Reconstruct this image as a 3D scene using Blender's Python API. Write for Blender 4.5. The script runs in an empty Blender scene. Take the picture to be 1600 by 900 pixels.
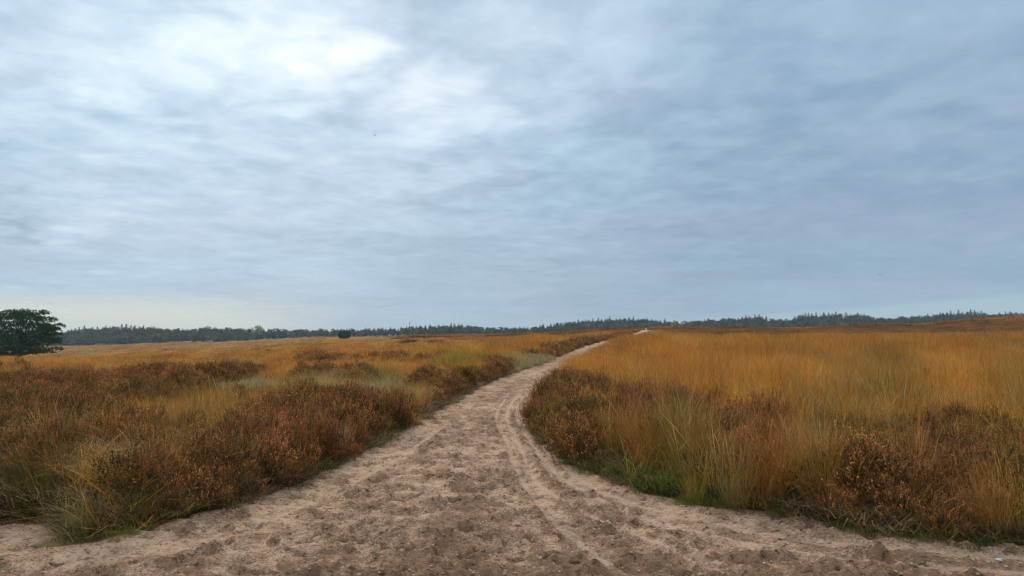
import bpy, math, random
import numpy as np
from math import radians
from mathutils import Vector, Matrix

random.seed(7)
rng = np.random.default_rng(7)
sc = bpy.context.scene
COL = sc.collection

# ------------------------------------------------------------------ camera
EYE = 1.6
PITCH = radians(3.235)
F = 1150.0                                   # focal length in pixels of the 1600 wide photograph
cam = bpy.data.cameras.new('camera')
cam.sensor_width = 36.0
cam.lens = 36.0 * F / 1600.0
cam.clip_start = 0.05
cam.clip_end = 20000.0
camo = bpy.data.objects.new('camera', cam)
camo.location = (0, 0, EYE)
camo.rotation_euler = (radians(90) + PITCH, 0, 0)
COL.objects.link(camo)
sc.camera = camo


def ray(px, py):
    u = (px - 800.0) / F
    v = (450.0 - py) / F
    return np.array([u, math.cos(PITCH) - v * math.sin(PITCH), math.sin(PITCH) + v * math.cos(PITCH)])


# ------------------------------------------------------------------ view / exposure
sc.view_settings.view_transform = 'Standard'
sc.view_settings.look = 'None'
sc.view_settings.exposure = 0.0
sc.view_settings.gamma = 1.0
sc.view_settings.use_curve_mapping = False
sc.cycles.use_denoising = True
try:
    sc.cycles.denoiser = 'OPENIMAGEDENOISE'
    sc.cycles.denoising_prefilter = 'ACCURATE'
except Exception:
    pass
sc.cycles.use_adaptive_sampling = False
sc.cycles.filter_width = 1.3
sc.cycles.max_bounces = 6
sc.cycles.diffuse_bounces = 1
sc.cycles.glossy_bounces = 2
sc.cycles.transmission_bounces = 4
sc.cycles.transparent_max_bounces = 8
sc.cycles.volume_bounces = 0
sc.cycles.sample_clamp_indirect = 4.0

# ------------------------------------------------------------------ sun
SUN_AZ = radians(-17.0)                      # to the left of the view axis, in front of the camera
SUN_EL = radians(31.0)
sl = bpy.data.lights.new('sun', 'SUN')
sl.energy = 1.5
sl.angle = radians(12)
sl.color = (1.0, 0.85, 0.68)
so = bpy.data.objects.new('sun', sl)
sd = Vector((math.sin(SUN_AZ) * math.cos(SUN_EL), math.cos(SUN_AZ) * math.cos(SUN_EL), math.sin(SUN_EL)))
so.rotation_euler = sd.to_track_quat('Z', 'Y').to_euler()
so.location = (0, 0, 50)
COL.objects.link(so)

# ------------------------------------------------------------------ world: overcast cloud deck over a Nishita sky
w = bpy.data.worlds.new('World')
sc.world = w
w.use_nodes = True
nt = w.node_tree
nt.nodes.clear()
L = nt.links


class NB:
    """small helper to write node maths as python"""
    def __init__(self, tree):
        self.t = tree

    def node(self, kind, **kw):
        n = self.t.nodes.new(kind)
        for k, v in kw.items():
            setattr(n, k, v)
        return n

    def put(self, sock, v):
        if isinstance(v, bpy.types.NodeSocket):
            self.t.links.new(v, sock)
        else:
            sock.default_value = v

    def m(self, op, a, b=None, c=None, clamp=False):
        n = self.node('ShaderNodeMath', operation=op, use_clamp=clamp)
        self.put(n.inputs[0], a)
        if b is not None:
            self.put(n.inputs[1], b)
        if c is not None:
            self.put(n.inputs[2], c)
        return n.outputs[0]

    def vm(self, op, a, b=None):
        n = self.node('ShaderNodeVectorMath', operation=op)
        self.put(n.inputs[0], a)
        if b is not None:
            self.put(n.inputs[1], b)
        return n.outputs['Value'] if op in ('DOT_PRODUCT', 'LENGTH') else n.outputs[0]

    def smooth(self, v, lo, hi, a=0.0, b=1.0):
        n = self.node('ShaderNodeMapRange', interpolation_type='SMOOTHSTEP')
        self.put(n.inputs[0], v)
        n.inputs[1].default_value = lo
        n.inputs[2].default_value = hi
        n.inputs[3].default_value = a
        n.inputs[4].default_value = b
        return n.outputs[0]

    def noise(self, vec, scale, detail=4.0, rough=0.5, dist=0.0):
        n = self.node('ShaderNodeTexNoise')
        if vec is not None:
            self.put(n.inputs['Vector'], vec)
        n.inputs['Scale'].default_value = scale
        n.inputs['Detail'].default_value = detail
        n.inputs['Roughness'].default_value = rough
        n.inputs['Distortion'].default_value = dist
        return n.outputs[0]

    def ramp(self, v, stops):
        n = self.node('ShaderNodeValToRGB')
        self.put(n.inputs[0], v)
        e = n.color_ramp.elements
        while len(e) < len(stops):
            e.new(0.5)
        for k, (p, c) in enumerate(stops):
            e[k].position = p
            e[k].color = (c[0], c[1], c[2], 1)
        return n.outputs[0]

    def mix(self, f, a, b, blend='MIX'):
        n = self.node('ShaderNodeMix', data_type='RGBA', blend_type=blend)
        self.put(n.inputs[0], f)
        for s, v in ((n.inputs[6], a), (n.inputs[7], b)):
            if isinstance(v, tuple):
                v = (v[0], v[1], v[2], 1)
            self.put(s, v)
        return n.outputs[2]


def s2l(c):
    return tuple(((v / 255.0) / 12.92 if v <= 10 else ((v / 255.0 + 0.055) / 1.055) ** 2.4) for v in c)


B = NB(nt)
tc = B.node('ShaderNodeTexCoord')
V = B.vm('NORMALIZE', tc.outputs['Generated'])
sep = B.node('ShaderNodeSeparateXYZ')
L.new(V, sep.inputs[0])
vx, vy, vz = sep.outputs
zc = B.m('ADD', B.m('MAXIMUM', vz, 0.0), 0.115)
com = B.node('ShaderNodeCombineXYZ')
L.new(B.m('DIVIDE', vx, zc), com.inputs[0])
L.new(B.m('DIVIDE', vy, zc), com.inputs[1])
P = com.outputs[0]
n_big = B.noise(P, 0.55, 3.0, 0.5, 0.6)
n_mid = B.noise(B.vm('ADD', P, (13.1, 4.7, 0.0)), 2.6, 6.0, 0.56, 0.4)
n_fin = B.noise(B.vm('ADD', P, (3.3, 9.2, 2.0)), 7.0, 4.0, 0.5, 0.3)


nwx = B.noise(B.vm('ADD', P, (41.0, 3.0, 7.0)), 1.5, 4.0, 0.55)
nwz = B.noise(B.vm('ADD', P, (7.0, 31.0, 1.0)), 1.5, 4.0, 0.55)
cw_ = B.node('ShaderNodeCombineXYZ')
L.new(B.m('MULTIPLY', B.m('SUBTRACT', nwx, 0.5), 0.42), cw_.inputs[0])
L.new(B.m('MULTIPLY', B.m('SUBTRACT', nwz, 0.5), 0.26), cw_.inputs[2])
VW = B.vm('NORMALIZE', B.vm('ADD', V, cw_.outputs[0]))


def lobe(px, py, deg, soft=0.0, warp=True):
    d = ray(px, py)
    d = d / np.linalg.norm(d)
    dt = B.vm('DOT_PRODUCT', VW if warp else V, tuple(float(q) for q in d))
    return B.smooth(dt, math.cos(radians(deg)), math.cos(radians(soft)))


T = B.m('MULTIPLY_ADD', B.m('SUBTRACT', n_big, 0.5), 0.34, 0.39)
calm = B.m('MULTIPLY', B.smooth(vz, 0.0, 0.26, 0.30, 1.0), B.smooth(vx, -0.2, 0.5, 1.0, 0.50))
T = B.m('MULTIPLY_ADD', B.m('MULTIPLY', B.m('SUBTRACT', n_mid, 0.5), calm), 0.90, T)
T = B.m('MULTIPLY_ADD', B.m('MULTIPLY', B.m('SUBTRACT', n_fin, 0.5), calm), 0.66, T)
T = B.m('MULTIPLY_ADD', B.smooth(vz, 0.02, 0.40), 0.10, T)
thin = B.m('MULTIPLY_ADD', n_mid, 1.8, -0.30)          # thin places in the deck, broken up by the cloud pattern
for (px, py, dg, amp, brk) in ((380, -60, 34, 0.17, 0), (130, 60, 26, 0.13, 0), (470, 92, 6.5, 0.26, 1), (508, 98, 3.2, 0.30, 0),
                               (410, 110, 5, 0.08, 1), (300, 20, 6.5, 0.28, 1), (390, 60, 6, 0.08, 1), (150, 130, 7, 0.24, 1), (700, 165, 5.0, 0.30, 1),
                               (640, 215, 3.5, 0.22, 1), (140, 335, 3, 0.22, 1), (700, 30, 6, 0.14, 1), (890, 60, 7, 0.12, 0),
                               (1330, 430, 34, -0.10, 0), (1560, 250, 30, -0.05, 0), (590, 50, 5, -0.12, 0), (770, 60, 5, -0.10, 0), (0, 364, 2.0, -0.22, 0)):
    a = lobe(px, py, dg)
    if brk:
        a = B.m('MULTIPLY', a, thin)
    T = B.m('MULTIPLY_ADD', a, amp, T)
cloud = B.ramp(B.m('DIVIDE', T, 1.4), [(0.0, s2l((124, 148, 178))), (0.16, s2l((146, 170, 195))), (0.30, s2l((168, 190, 212))),
                   (0.44, s2l((187, 208, 228))), (0.60, s2l((208, 225, 242))), (0.78, s2l((229, 241, 251))), (1.0, s2l((252, 255, 255)))])
# mauve against teal drift in the deck
cloud = B.mix(B.smooth(B.noise(B.vm('ADD', P, (1.3, 22.0, 5.0)), 0.8, 2.0), 0.35, 0.65), cloud,
              B.mix(1.0, cloud, (0.95, 1.02, 1.015), 'MULTIPLY'))
# the clearer strip low over the horizon: cream to the left, pale teal to the right
lowl = B.m('MULTIPLY', B.smooth(vz, 0.004, 0.055, 1, 0), lobe(20, 500, 24, 0.0, False))
lowl = B.m('MULTIPLY', lowl, B.m('MULTIPLY_ADD', n_fin, 1.2, 0.65), clamp=True)
cloud = B.mix(lowl, cloud, s2l((236, 234, 214)))
wed = B.m('MULTIPLY_ADD', vx, 0.085, -0.010)
lowr = B.m('MULTIPLY', B.smooth(B.m('SUBTRACT', vz, wed), -0.004, 0.006, 1, 0), B.smooth(vx, 0.0, 0.30))
cloud = B.mix(B.m('MULTIPLY', lowr, 0.9), cloud, s2l((168, 198, 206)))
lowm = B.m('MULTIPLY', B.smooth(vz, 0.0, 0.04, 1, 0), 0.45)
cloud = B.mix(lowm, cloud, s2l((178, 198, 208)))
# an overcast deck is brighter overhead than near the horizon
up = B.smooth(vz, 0.42, 0.95, 1.0, 2.6)
cloud = B.mix(B.smooth(vz, 0.42, 0.75), cloud, B.mix(1.0, cloud, (1.22, 1.02, 0.80), 'MULTIPLY'))
cloud = B.mix(1.0, cloud, (0.985, 1.0, 1.02), 'MULTIPLY')
sca = B.node('ShaderNodeVectorMath', operation='SCALE')
L.new(cloud, sca.inputs[0])
L.new(B.m('MULTIPLY', up, 10.0), sca.inputs['Scale'])
sky = B.node('ShaderNodeTexSky', sky_type='NISHITA')
sky.sun_disc = False
sky.sun_elevation = SUN_EL
sky.sun_rotation = SUN_AZ
sky.air_density = 1.0
sky.dust_density = 2.0
final = B.mix(0.04, sca.outputs[0], sky.outputs[0])
bg = B.node('ShaderNodeBackground')
L.new(final, bg.inputs[0])
bg.inputs[1].default_value = 0.1
wo = B.node('ShaderNodeOutputWorld')
L.new(bg.outputs[0], wo.inputs[0])
try:
    w.cycles.sampling_method = 'MANUAL'
    w.cycles.sample_map_resolution = 512
except Exception:
    pass

# ================================================================== noise and terrain functions


def _hash(ix, iy, seed):
    h = (ix.astype(np.int64) * 374761393 + iy.astype(np.int64) * 668265263 + seed * 974634777) & 0xFFFFFFFF
    h = ((h ^ (h >> 13)) * 1274126177) & 0xFFFFFFFF
    h = (h ^ (h >> 16)) & 0xFFFF
    return h / 65535.0


def vnoise(x, y, seed=0):
    x = np.asarray(x, dtype=float)
    y = np.asarray(y, dtype=float)
    ix = np.floor(x)
    iy = np.floor(y)
    fx = x - ix
    fy = y - iy
    fx = fx * fx * fx * (fx * (fx * 6 - 15) + 10)
    fy = fy * fy * fy * (fy * (fy * 6 - 15) + 10)
    a = _hash(ix, iy, seed)
    b = _hash(ix + 1, iy, seed)
    c = _hash(ix, iy + 1, seed)
    d = _hash(ix + 1, iy + 1, seed)
    return (a * (1 - fx) + b * fx) * (1 - fy) + (c * (1 - fx) + d * fx) * fy


def fbm(x, y, oc=3, seed=0, gain=0.5):
    s = 0.0
    a = 1.0
    t = 0.0
    for k in range(oc):
        s = s + a * vnoise(x, y, seed + k * 17)
        t += a
        x, y = (x * 1.6 - y * 1.2) + 5.3, (x * 1.2 + y * 1.6) + 1.7
        a *= gain
    return s / t


def sstep(v, lo, hi):
    t = np.clip((v - lo) / (hi - lo), 0, 1)
    return t * t * (3 - 2 * t)


TY = np.array([12., 25, 50, 85, 120, 180, 260, 380, 560, 800])
TX = np.array([-400., 0, 100, 300, 537, 700, 850, 1000, 1200, 1400, 1600, 2000])
TV = np.array([
    [668.3, 589, 569, 564, 560, 555, 550, 545, 541, 536],
    [668.3, 589, 568, 563, 559, 554, 549, 544, 540, 535],
    [668.3, 589, 568, 562, 558, 553, 548, 544, 540, 534],
    [668.3, 589, 562, 555, 550, 545, 541, 538, 534.5, 528],
    [668.3, 588.6, 552, 540, 536, 532, 529.5, 528, 526, 521],
    [668.3, 588.6, 550.5, 534, 529, 525.5, 525.5, 524.5, 522, 520],
    [668.3, 588.6, 550, 532.5, 526.5, 523.5, 523.5, 523, 521, 517],
    [668.3, 588, 548, 528.5, 517.5, 513.0, 517, 517.5, 516.5, 512],
    [668.3, 587, 544, 527.5, 518.5, 514.8, 516, 516, 515, 508],
    [668.3, 587, 542, 526.8, 517.5, 509.5, 508.5, 512, 514, 508],
    [668.3, 587, 541, 526.5, 516.5, 498.0, 496.5, 505, 510, 505],
    [668.3, 587, 540, 526, 515.5, 489, 488, 500, 508, 502]])
TZ = EYE - (TV - 515.0) / F * TY[None, :]
TLY = np.log(TY)


def zm(X, Y):
    """large scale terrain height"""
    X = np.asarray(X, dtype=float)
    Y = np.asarray(Y, dtype=float)
    Yc = np.clip(Y, 12.0, 800.0)
    px = np.clip(800 + F * X / np.maximum(Y, 12.0), -400, 2000)
    i = np.clip(np.searchsorted(TX, px) - 1, 0, len(TX) - 2)
    tx = (px - TX[i]) / (TX[i + 1] - TX[i])
    tx = tx * tx * (3 - 2 * tx)
    ly = np.log(Yc)
    j = np.clip(np.searchsorted(TLY, ly) - 1, 0, len(TY) - 2)
    ty = (ly - TLY[j]) / (TLY[j + 1] - TLY[j])
    z = (TZ[i, j] * (1 - ty) + TZ[i, j + 1] * ty) * (1 - tx) + (TZ[i + 1, j] * (1 - ty) + TZ[i + 1, j + 1] * ty) * tx
    z = z + (fbm(X / 9.0, Y / 9.0, 2, 5) - 0.5) * 0.24 * sstep(Y, 22, 60)
    z = z - 0.42 * sstep(Y, 60, 110)
    return z


def at(px, py, lift=0.0):
    """ground point seen in direction (px,py); lift = height of the vegetation top that is seen"""
    d = ray(px, py)
    t = 2.0
    pz = 1.0
    while t < 900:
        X, Y = d[0] * t, d[1] * t
        z = EYE + d[2] * t
        g = float(zm(X, Y)) + lift
        if z < g:
            t0, t1 = t / 1.01, t
            for _ in range(20):
                tm = (t0 + t1) / 2
                if EYE + d[2] * tm < float(zm(d[0] * tm, d[1] * tm)) + lift:
                    t1 = tm
                else:
                    t0 = tm
            return (d[0] * t1, d[1] * t1)
        t *= 1.01
    return (d[0] * 900, d[1] * 900)


def poly_px(pts, lift=0.4):
    return np.array([at(x, y, lift) for x, y in pts])


def in_poly(X, Y, poly):
    X = np.asarray(X)
    Y = np.asarray(Y)
    inside = np.zeros(X.shape, dtype=bool)
    n = len(poly)
    for k in range(n):
        x0, y0 = poly[k]
        x1, y1 = poly[(k + 1) % n]
        c = ((y0 > Y) != (y1 > Y)) & (X < (x1 - x0) * (Y - y0) / (y1 - y0 + 1e-12) + x0)
        inside ^= c
    return inside


def seg_dist(X, Y, pts, closed=False):
    best = np.full(X.shape, 1e9)
    n = len(pts)
    for k in range(n if closed else n - 1):
        x0, y0 = pts[k]
        x1, y1 = pts[(k + 1) % n]
        dx, dy = x1 - x0, y1 - y0
        t = np.clip(((X - x0) * dx + (Y - y0) * dy) / (dx * dx + dy * dy + 1e-12), 0, 1)
        d = (X - x0 - t * dx) ** 2 + (Y - y0 - t * dy) ** 2
        best = np.minimum(best, d)
    return np.sqrt(best)


LEFT = [(-3.36, 5.42), (-3.1, 5.55), (-2.67, 6.13), (-2.35, 6.75), (-2.2, 7.2), (-2.05, 8.2), (-1.93, 9.2), (-1.72, 11.0), (-1.43, 14.2),
        (-1.2, 17.2), (-0.89, 20.4), (0.0, 27.0), (1.35, 33.5), (4.4, 52.0), (9.0, 74.0), (14.0, 95), (19.6, 120.0), (31.4, 180.0), (36.0, 200.0)]
RIGHT = [(39.4, 200.0), (34.9, 180.0), (21.8, 120.0), (15.3, 95), (10.6, 74.0), (6.1, 52.0), (3.0, 33.5), (1.35, 24.5), (0.75, 18.5),
         (0.42, 15.0), (0.30, 12.3), (0.40, 10.5), (0.58, 9.3), (0.62, 8.76), (0.9, 8.0), (1.26, 7.2), (1.71, 6.6), (2.2, 6.32), (2.97, 5.70), (3.73, 5.36),
         (5.5, 5.2), (13.0, 5.6), (13.0, -3.5), (-13.0, -3.5), (-13.0, 6.6), (-6.0, 6.3), (-4.1, 6.2), (-3.7, 6.05), (-3.42, 5.75)]
SAND = np.array(LEFT + RIGHT)


def sdf_sand(X, Y):
    """negative inside the sandy tracks"""
    X = np.asarray(X, dtype=float)
    Y = np.asarray(Y, dtype=float)
    d = seg_dist(X, Y, SAND, True)
    d = np.where(in_poly(X, Y, SAND), -d, d)
    return d + (fbm(X * 2.2, Y * 2.2, 3, 31) - 0.5) * 0.22 * np.clip(1.0 - Y / 260.0, 0.3, 1)


BUND = np.array([at(130, 850), at(160, 800), at(300, 770), at(420, 740), at(200, 700), at(100, 760)])


def base_z(X, Y, sd=None):
    """terrain with the raised verges, without the fine relief of the sand"""
    if sd is None:
        sd = sdf_sand(X, Y)
    z = zm(X, Y)
    z = z + sstep(sd, -0.12, 0.75) * (0.10 + 0.12 * fbm(X / 1.7, Y / 1.7, 2, 9)) * (Y < 400)
    z = z + np.where(sd > 0, (fbm(X / 0.6, Y / 0.6, 2, 12) - 0.5) * 0.10, 0) * sstep(sd, 0, 0.3)
    # low sandy side track to the left and the small bund beside it
    z = z - 0.03 * sstep(-X, 3.0, 3.6) * sstep(Y, 5.2, 5.6) * (sd < 0.3)
    m = np.exp(-(((X + 3.35) / 1.0) ** 2 + ((Y - 6.9) / 0.9) ** 2))
    z = z + 0.20 * m * sstep(sd, 0.0, 0.5)
    z = z + 0.035 * np.exp(-(sd + 0.05) ** 2 / 0.02) * fbm(X * 1.3, Y * 1.3, 2, 77)
    return z


# ------------------------------------------------------------------ vegetation zones
Z_HEATH = [(p, v) for p, v in (
    (poly_px([(-500, 590), (0, 588), (120, 590), (230, 579), (330, 575), (405, 577), (398, 602), (300, 612), (215, 628), (212, 652), (150, 668), (70, 684), (-30, 692), (-500, 700)]), 0.86),
    (poly_px([(395, 618), (520, 612), (640, 628), (690, 634), (742, 604), (715, 665), (665, 690), (575, 735), (470, 795), (390, 812), (335, 800), (280, 760), (320, 690), (385, 668)]), 0.86),
    (poly_px([(170, 690), (260, 665), (330, 680), (350, 760), (300, 800), (200, 800), (150, 760)]), 0.58),
    (poly_px([(-300, 690), (120, 684), (180, 664), (230, 660), (200, 700), (60, 720), (-300, 730)]), 0.55),
    (poly_px([(665, 585), (750, 576), (800, 560), (808, 582), (742, 606), (690, 628), (670, 605)]), 0.85),
    (poly_px([(480, 553), (560, 556), (700, 549), (720, 553), (600, 562), (480, 563)]), 0.36),
    (poly_px([(375, 546), (430, 546), (430, 553), (375, 552)]), 0.15),
    (poly_px([(250, 545), (310, 545), (310, 548), (250, 548)]), 0.06),
    (poly_px([(470, 577), (580, 577), (560, 592), (480, 592)]), 0.5),
    (poly_px([(625, 533), (690, 532), (690, 536), (625, 537)]), 0.12),
    (poly_px([(814, 665), (818, 600), (858, 576), (886, 582), (925, 608), (945, 640), (925, 680), (880, 690), (850, 680), (815, 668)]), 0.98),
    (poly_px([(930, 612), (1000, 606), (1095, 618), (1095, 652), (1000, 665), (940, 660)]), 0.55),
    (poly_px([(1070, 652), (1190, 650), (1250, 690), (1200, 722), (1080, 705)]), 0.45),
    (poly_px([(1240, 690), (1330, 668), (1480, 650), (1600, 662), (1950, 670), (1950, 835), (1540, 820), (1400, 800), (1290, 770), (1230, 740)]), 0.60),
    (poly_px([(195, 765), (235, 765), (235, 795), (195, 795)], 0.3), 0.9),
    (poly_px([(262, 768), (318, 762), (318, 795), (262, 800)], 0.3), 0.9),
)]
Z_TINT = [   # polygon, species colour, strength, height factor
    (poly_px([(200, 668), (300, 620), (400, 632), (385, 668), (320, 700), (260, 730), (200, 760), (180, 700)]), (0.38, 0.21, 0.04), 0.75, 0.75),
    (poly_px([(470, 592), (560, 582), (640, 590), (650, 618), (560, 612), (480, 618)]), (0.50, 0.33, 0.11), 0.85, 0.7),
    (poly_px([(560, 578), (625, 572), (625, 590), (570, 592)]), (0.22, 0.20, 0.03), 0.7, 0.8),
    (poly_px([(700, 563), (765, 556), (765, 570), (705, 576)]), (0.36, 0.27, 0.03), 0.85, 0.9),
    (poly_px([(950, 652), (1060, 640), (1075, 690), (1040, 730), (960, 725), (930, 690)]), (0.44, 0.13, 0.025), 0.8, 1.0),
    (poly_px([(1330, 560), (1420, 548), (1440, 640), (1420, 672), (1340, 680)]), (0.36, 0.22, 0.035), 0.4, 1.0),
    (poly_px([(1530, 590), (1720, 590), (1720, 680), (1540, 680)]), (0.32, 0.22, 0.03), 0.45, 1.0),
    (poly_px([(1000, 680), (1060, 660), (1120, 700), (1100, 770), (1020, 760)]), (0.24, 0.19, 0.035), 0.6, 1.0),
    (poly_px([(-150, 690), (60, 690), (150, 740), (120, 810), (-150, 840)]), (0.17, 0.14, 0.03), 0.85, 0.75),
    (poly_px([(40, 680), (200, 672), (190, 700), (60, 712)]), (0.42, 0.22, 0.06), 0.8, 1.0),
    (poly_px([(890, 545), (930, 540), (925, 560), (880, 570)]), (0.28, 0.22, 0.03), 0.6, 0.9),
    (poly_px([(150, 720), (230, 690), (250, 760), (180, 800), (120, 810)]), (0.44, 0.29, 0.11), 0.7, 0.8),
]
Z_PALE = [   # pale moss / lichen mats
    poly_px([(218, 628), (300, 612), (400, 606), (462, 606), (458, 618), (380, 622), (300, 632), (225, 640)], 0.15),
    poly_px([(520, 618), (640, 606), (655, 612), (640, 626), (560, 632)], 0.15),
    poly_px([(775, 566), (830, 556), (868, 560), (860, 572), (815, 580)], 0.15),
    poly_px([(1080, 655), (1130, 650), (1140, 668), (1090, 675)], 0.2),
]


def pmask(X, Y, poly, soft=0.25):
    ins = in_poly(X, Y, poly)
    near = (X > poly[:, 0].min() - 4) & (X < poly[:, 0].max() + 4) & (Y > poly[:, 1].min() - 4) & (Y < poly[:, 1].max() + 4)
    m = np.zeros(X.shape)
    if near.any():
        d = seg_dist(X[near], Y[near], poly, True)
        s = soft * np.clip(Y[near] / 10.0, 1, 8)
        d = np.where(ins[near], d, -d) + (fbm(X[near] / (1.2 * s + .3), Y[near] / (1.2 * s + .3), 2, 55) - 0.5) * 3.2 * s
        m[near] = sstep(d, -s, s)
    return m


GOLD = np.array([0.74, 0.285, 0.036])


def zones(X, Y, sd):
    """heather share, pale-mat share, grass tint, grass height factor, verge share"""
    X = np.asarray(X, dtype=float)
    Y = np.asarray(Y, dtype=float)
    px = 800 + F * X / np.maximum(Y, 1)
    H = 0.05 * np.ones(X.shape)
    for p, v in Z_HEATH:
        H = np.maximum(H, v * pmask(X, Y, p))
    far = 85 + 6 * (fbm(X / 12, Y / 12, 2, 3) - 0.5) * 2
    ridge_r = sstep(Y, far, far + 6) * sstep(px, 1030, 1090) * sstep(-Y, -330, -260)
    ridge_l = sstep(Y, 140 + 30 * fbm(X / 20, Y / 20, 2, 8), 172) * sstep(px, 600, 700) * sstep(-px, -1090, -1030)
    H = np.maximum(H, ridge_r * 0.97)
    H = np.maximum(H, ridge_l * 0.80 * (Y < 560))
    edge = (sd > 0) & (sd < 0.5 + Y * 0.012) & (X < np.interp(Y, [a[1] for a in LEFT], [a[0] for a in LEFT]) + 0.3) & (Y > 26) & (Y < 210)
    H = np.where(edge, np.maximum(H, 0.95), H)
    H = H * (0.80 + 0.35 * fbm(X / (0.5 + Y * .03), Y / (0.8 + Y * .05), 2, 91))
    pale = np.zeros(X.shape)
    for p in Z_PALE:
        pale = np.maximum(pale, pmask(X, Y, p, 0.15))
    hleft = 1 - 0.56 * sstep(-(px - 800), -60, 120)
    hleft = hleft * np.where((Y > 60) & (sd < 5) & (sd > 0), np.where(Y < 105, .85, .5), 1.0) * np.where((Y > 26) & (Y <= 60) & (sd < 2.0) & (sd > 0), 0.6, 1.0) * (1 - (.10 + .10 * (Y < 28)) * sstep(px, 850, 950))
    tint = np.tile(GOLD, (X.size, 1)).reshape(X.shape + (3,))
    hf = np.ones(X.shape) * hleft * (1 - 0.38 * sstep(Y, 40, 110)) * (1 - 0.35 * H)
    # broad drift of hue across the grassland
    n1 = fbm(X / (1.5 + Y * .05), Y / (3 + Y * .12), 3, 41)
    n2 = fbm(X / (1.0 + Y * .03), Y / (2 + Y * .08), 3, 47)
    near = np.clip((26 - Y) / 16, 0, 1)
    olive = (sstep(n1, 0.50, 0.72) * (0.25 + 0.35 * near))[..., None]
    tint = tint * (1 - olive) + np.array([0.34, 0.205, 0.032]) * olive
    red = (sstep(n2, 0.52, 0.75) * (0.35 + 0.25 * near))[..., None]
    tint = tint * (1 - red) + np.array([0.46, 0.135, 0.022]) * red
    for p, c, s, h in Z_TINT:
        m = (pmask(X, Y, p) * s)
        tint = tint * (1 - m[..., None]) + np.array(c) * m[..., None]
        hf = hf * (1 - m) + h * m
    verge = ((sd > 0) & (sd < 0.28 + 0.25 * fbm(X / 0.8, Y / 0.8, 2, 66)) & (Y < 32)).astype(float)
    return H, pale, tint, hf, verge


# ================================================================== object helpers
def setp(o, label=None, cat=None, group=None, kind=None):
    if label:
        o['label'] = label
    if cat:
        o['category'] = cat
    if group:
        o['group'] = group
    if kind:
        o['kind'] = kind
    return o


def mesh_np(name, verts, quads, mat=None, col=None, attrs=None, smooth=False, tris=None):
    me = bpy.data.meshes.new(name)
    verts = np.asarray(verts, dtype=np.float32)
    quads = np.asarray(quads, dtype=np.int32).reshape(-1, 4) if quads is not None else np.zeros((0, 4), np.int32)
    tris = np.asarray(tris, dtype=np.int32).reshape(-1, 3) if tris is not None else np.zeros((0, 3), np.int32)
    me.vertices.add(len(verts))
    me.vertices.foreach_set('co', verts.ravel())
    nl = quads.size + tris.size
    me.loops.add(nl)
    me.loops.foreach_set('vertex_index', np.concatenate([quads.ravel(), tris.ravel()]))
    me.polygons.add(len(quads) + len(tris))
    st = np.concatenate([np.arange(len(quads)) * 4, quads.size + np.arange(len(tris)) * 3]).astype(np.int32)
    me.polygons.foreach_set('loop_start', st)
    if smooth:
        me.polygons.foreach_set('use_smooth', np.ones(len(st), dtype=bool))
    me.update(calc_edges=True)
    if col is not None:
        a = me.attributes.new('col', 'FLOAT_COLOR', 'POINT')
        c = np.ones((len(verts), 4), dtype=np.float32)
        c[:, :3] = col
        a.data.foreach_set('color', c.ravel())
    for k, v in (attrs or {}).items():
        a = me.attributes.new(k, 'FLOAT', 'POINT')
        a.data.foreach_set('value', np.asarray(v, dtype=np.float32))
    if mat:
        me.materials.append(mat)
    return me


def obj(name, me, parent=None, link=True):
    o = bpy.data.objects.new(name, me)
    if link:
        COL.objects.link(o)
    if parent:
        o.parent = parent
    return o


def empty(name, loc=(0, 0, 0), rz=0.0, s=1.0):
    o = bpy.data.objects.new(name, None)
    o.empty_display_size = 0.2
    o.location = loc
    o.rotation_euler = (0, 0, rz)
    o.scale = (s, s, s)
    COL.objects.link(o)
    return o


class MB:
    """collects quads and tris with vertex colours"""
    def __init__(self):
        self.v = []
        self.c = []
        self.q = []
        self.t = []
        self.n = 0

    def add(self, v, q, c, t=None):
        v = np.asarray(v, dtype=float).reshape(-1, 3)
        self.v.append(v)
        c = np.asarray(c, dtype=float)
        if c.ndim == 1:
            c = np.tile(c, (len(v), 1))
        self.c.append(c)
        if q is not None and len(q):
            self.q.append(np.asarray(q) + self.n)
        if t is not None and len(t):
            self.t.append(np.asarray(t) + self.n)
        self.n += len(v)

    def tube(self, pts, rad, c, k=6):
        pts = [np.asarray(p, float) for p in pts]
        vs = []
        for i, p in enumerate(pts):
            a = pts[min(i + 1, len(pts) - 1)] - pts[max(i - 1, 0)]
            a = a / (np.linalg.norm(a) + 1e-9)
            u = np.cross(a, [0.31, 0.95, 0.07])
            u /= np.linalg.norm(u) + 1e-9
            w_ = np.cross(a, u)
            for j in range(k):
                th = 2 * math.pi * j / k
                vs.append(p + (u * math.cos(th) + w_ * math.sin(th)) * rad[i])
        q = []
        for i in range(len(pts) - 1):
            for j in range(k):
                q.append([i * k + j, i * k + (j + 1) % k, (i + 1) * k + (j + 1) % k, (i + 1) * k + j])
        n = len(vs)
        vs.append(pts[-1])
        t = [[(len(pts) - 1) * k + j, (len(pts) - 1) * k + (j + 1) % k, n] for j in range(k)]
        self.add(vs, q, c, t)

    def mesh(self, name, mat, smooth=False):
        return mesh_np(name, np.concatenate(self.v), np.concatenate(self.q) if self.q else None, mat,
                       np.concatenate(self.c), smooth=smooth, tris=np.concatenate(self.t) if self.t else None)


# ------------------------------------------------------------------ materials
def new_mat(name):
    m = bpy.data.materials.new(name)
    m.use_nodes = True
    m.node_tree.nodes.clear()
    return m, NB(m.node_tree)


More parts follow.
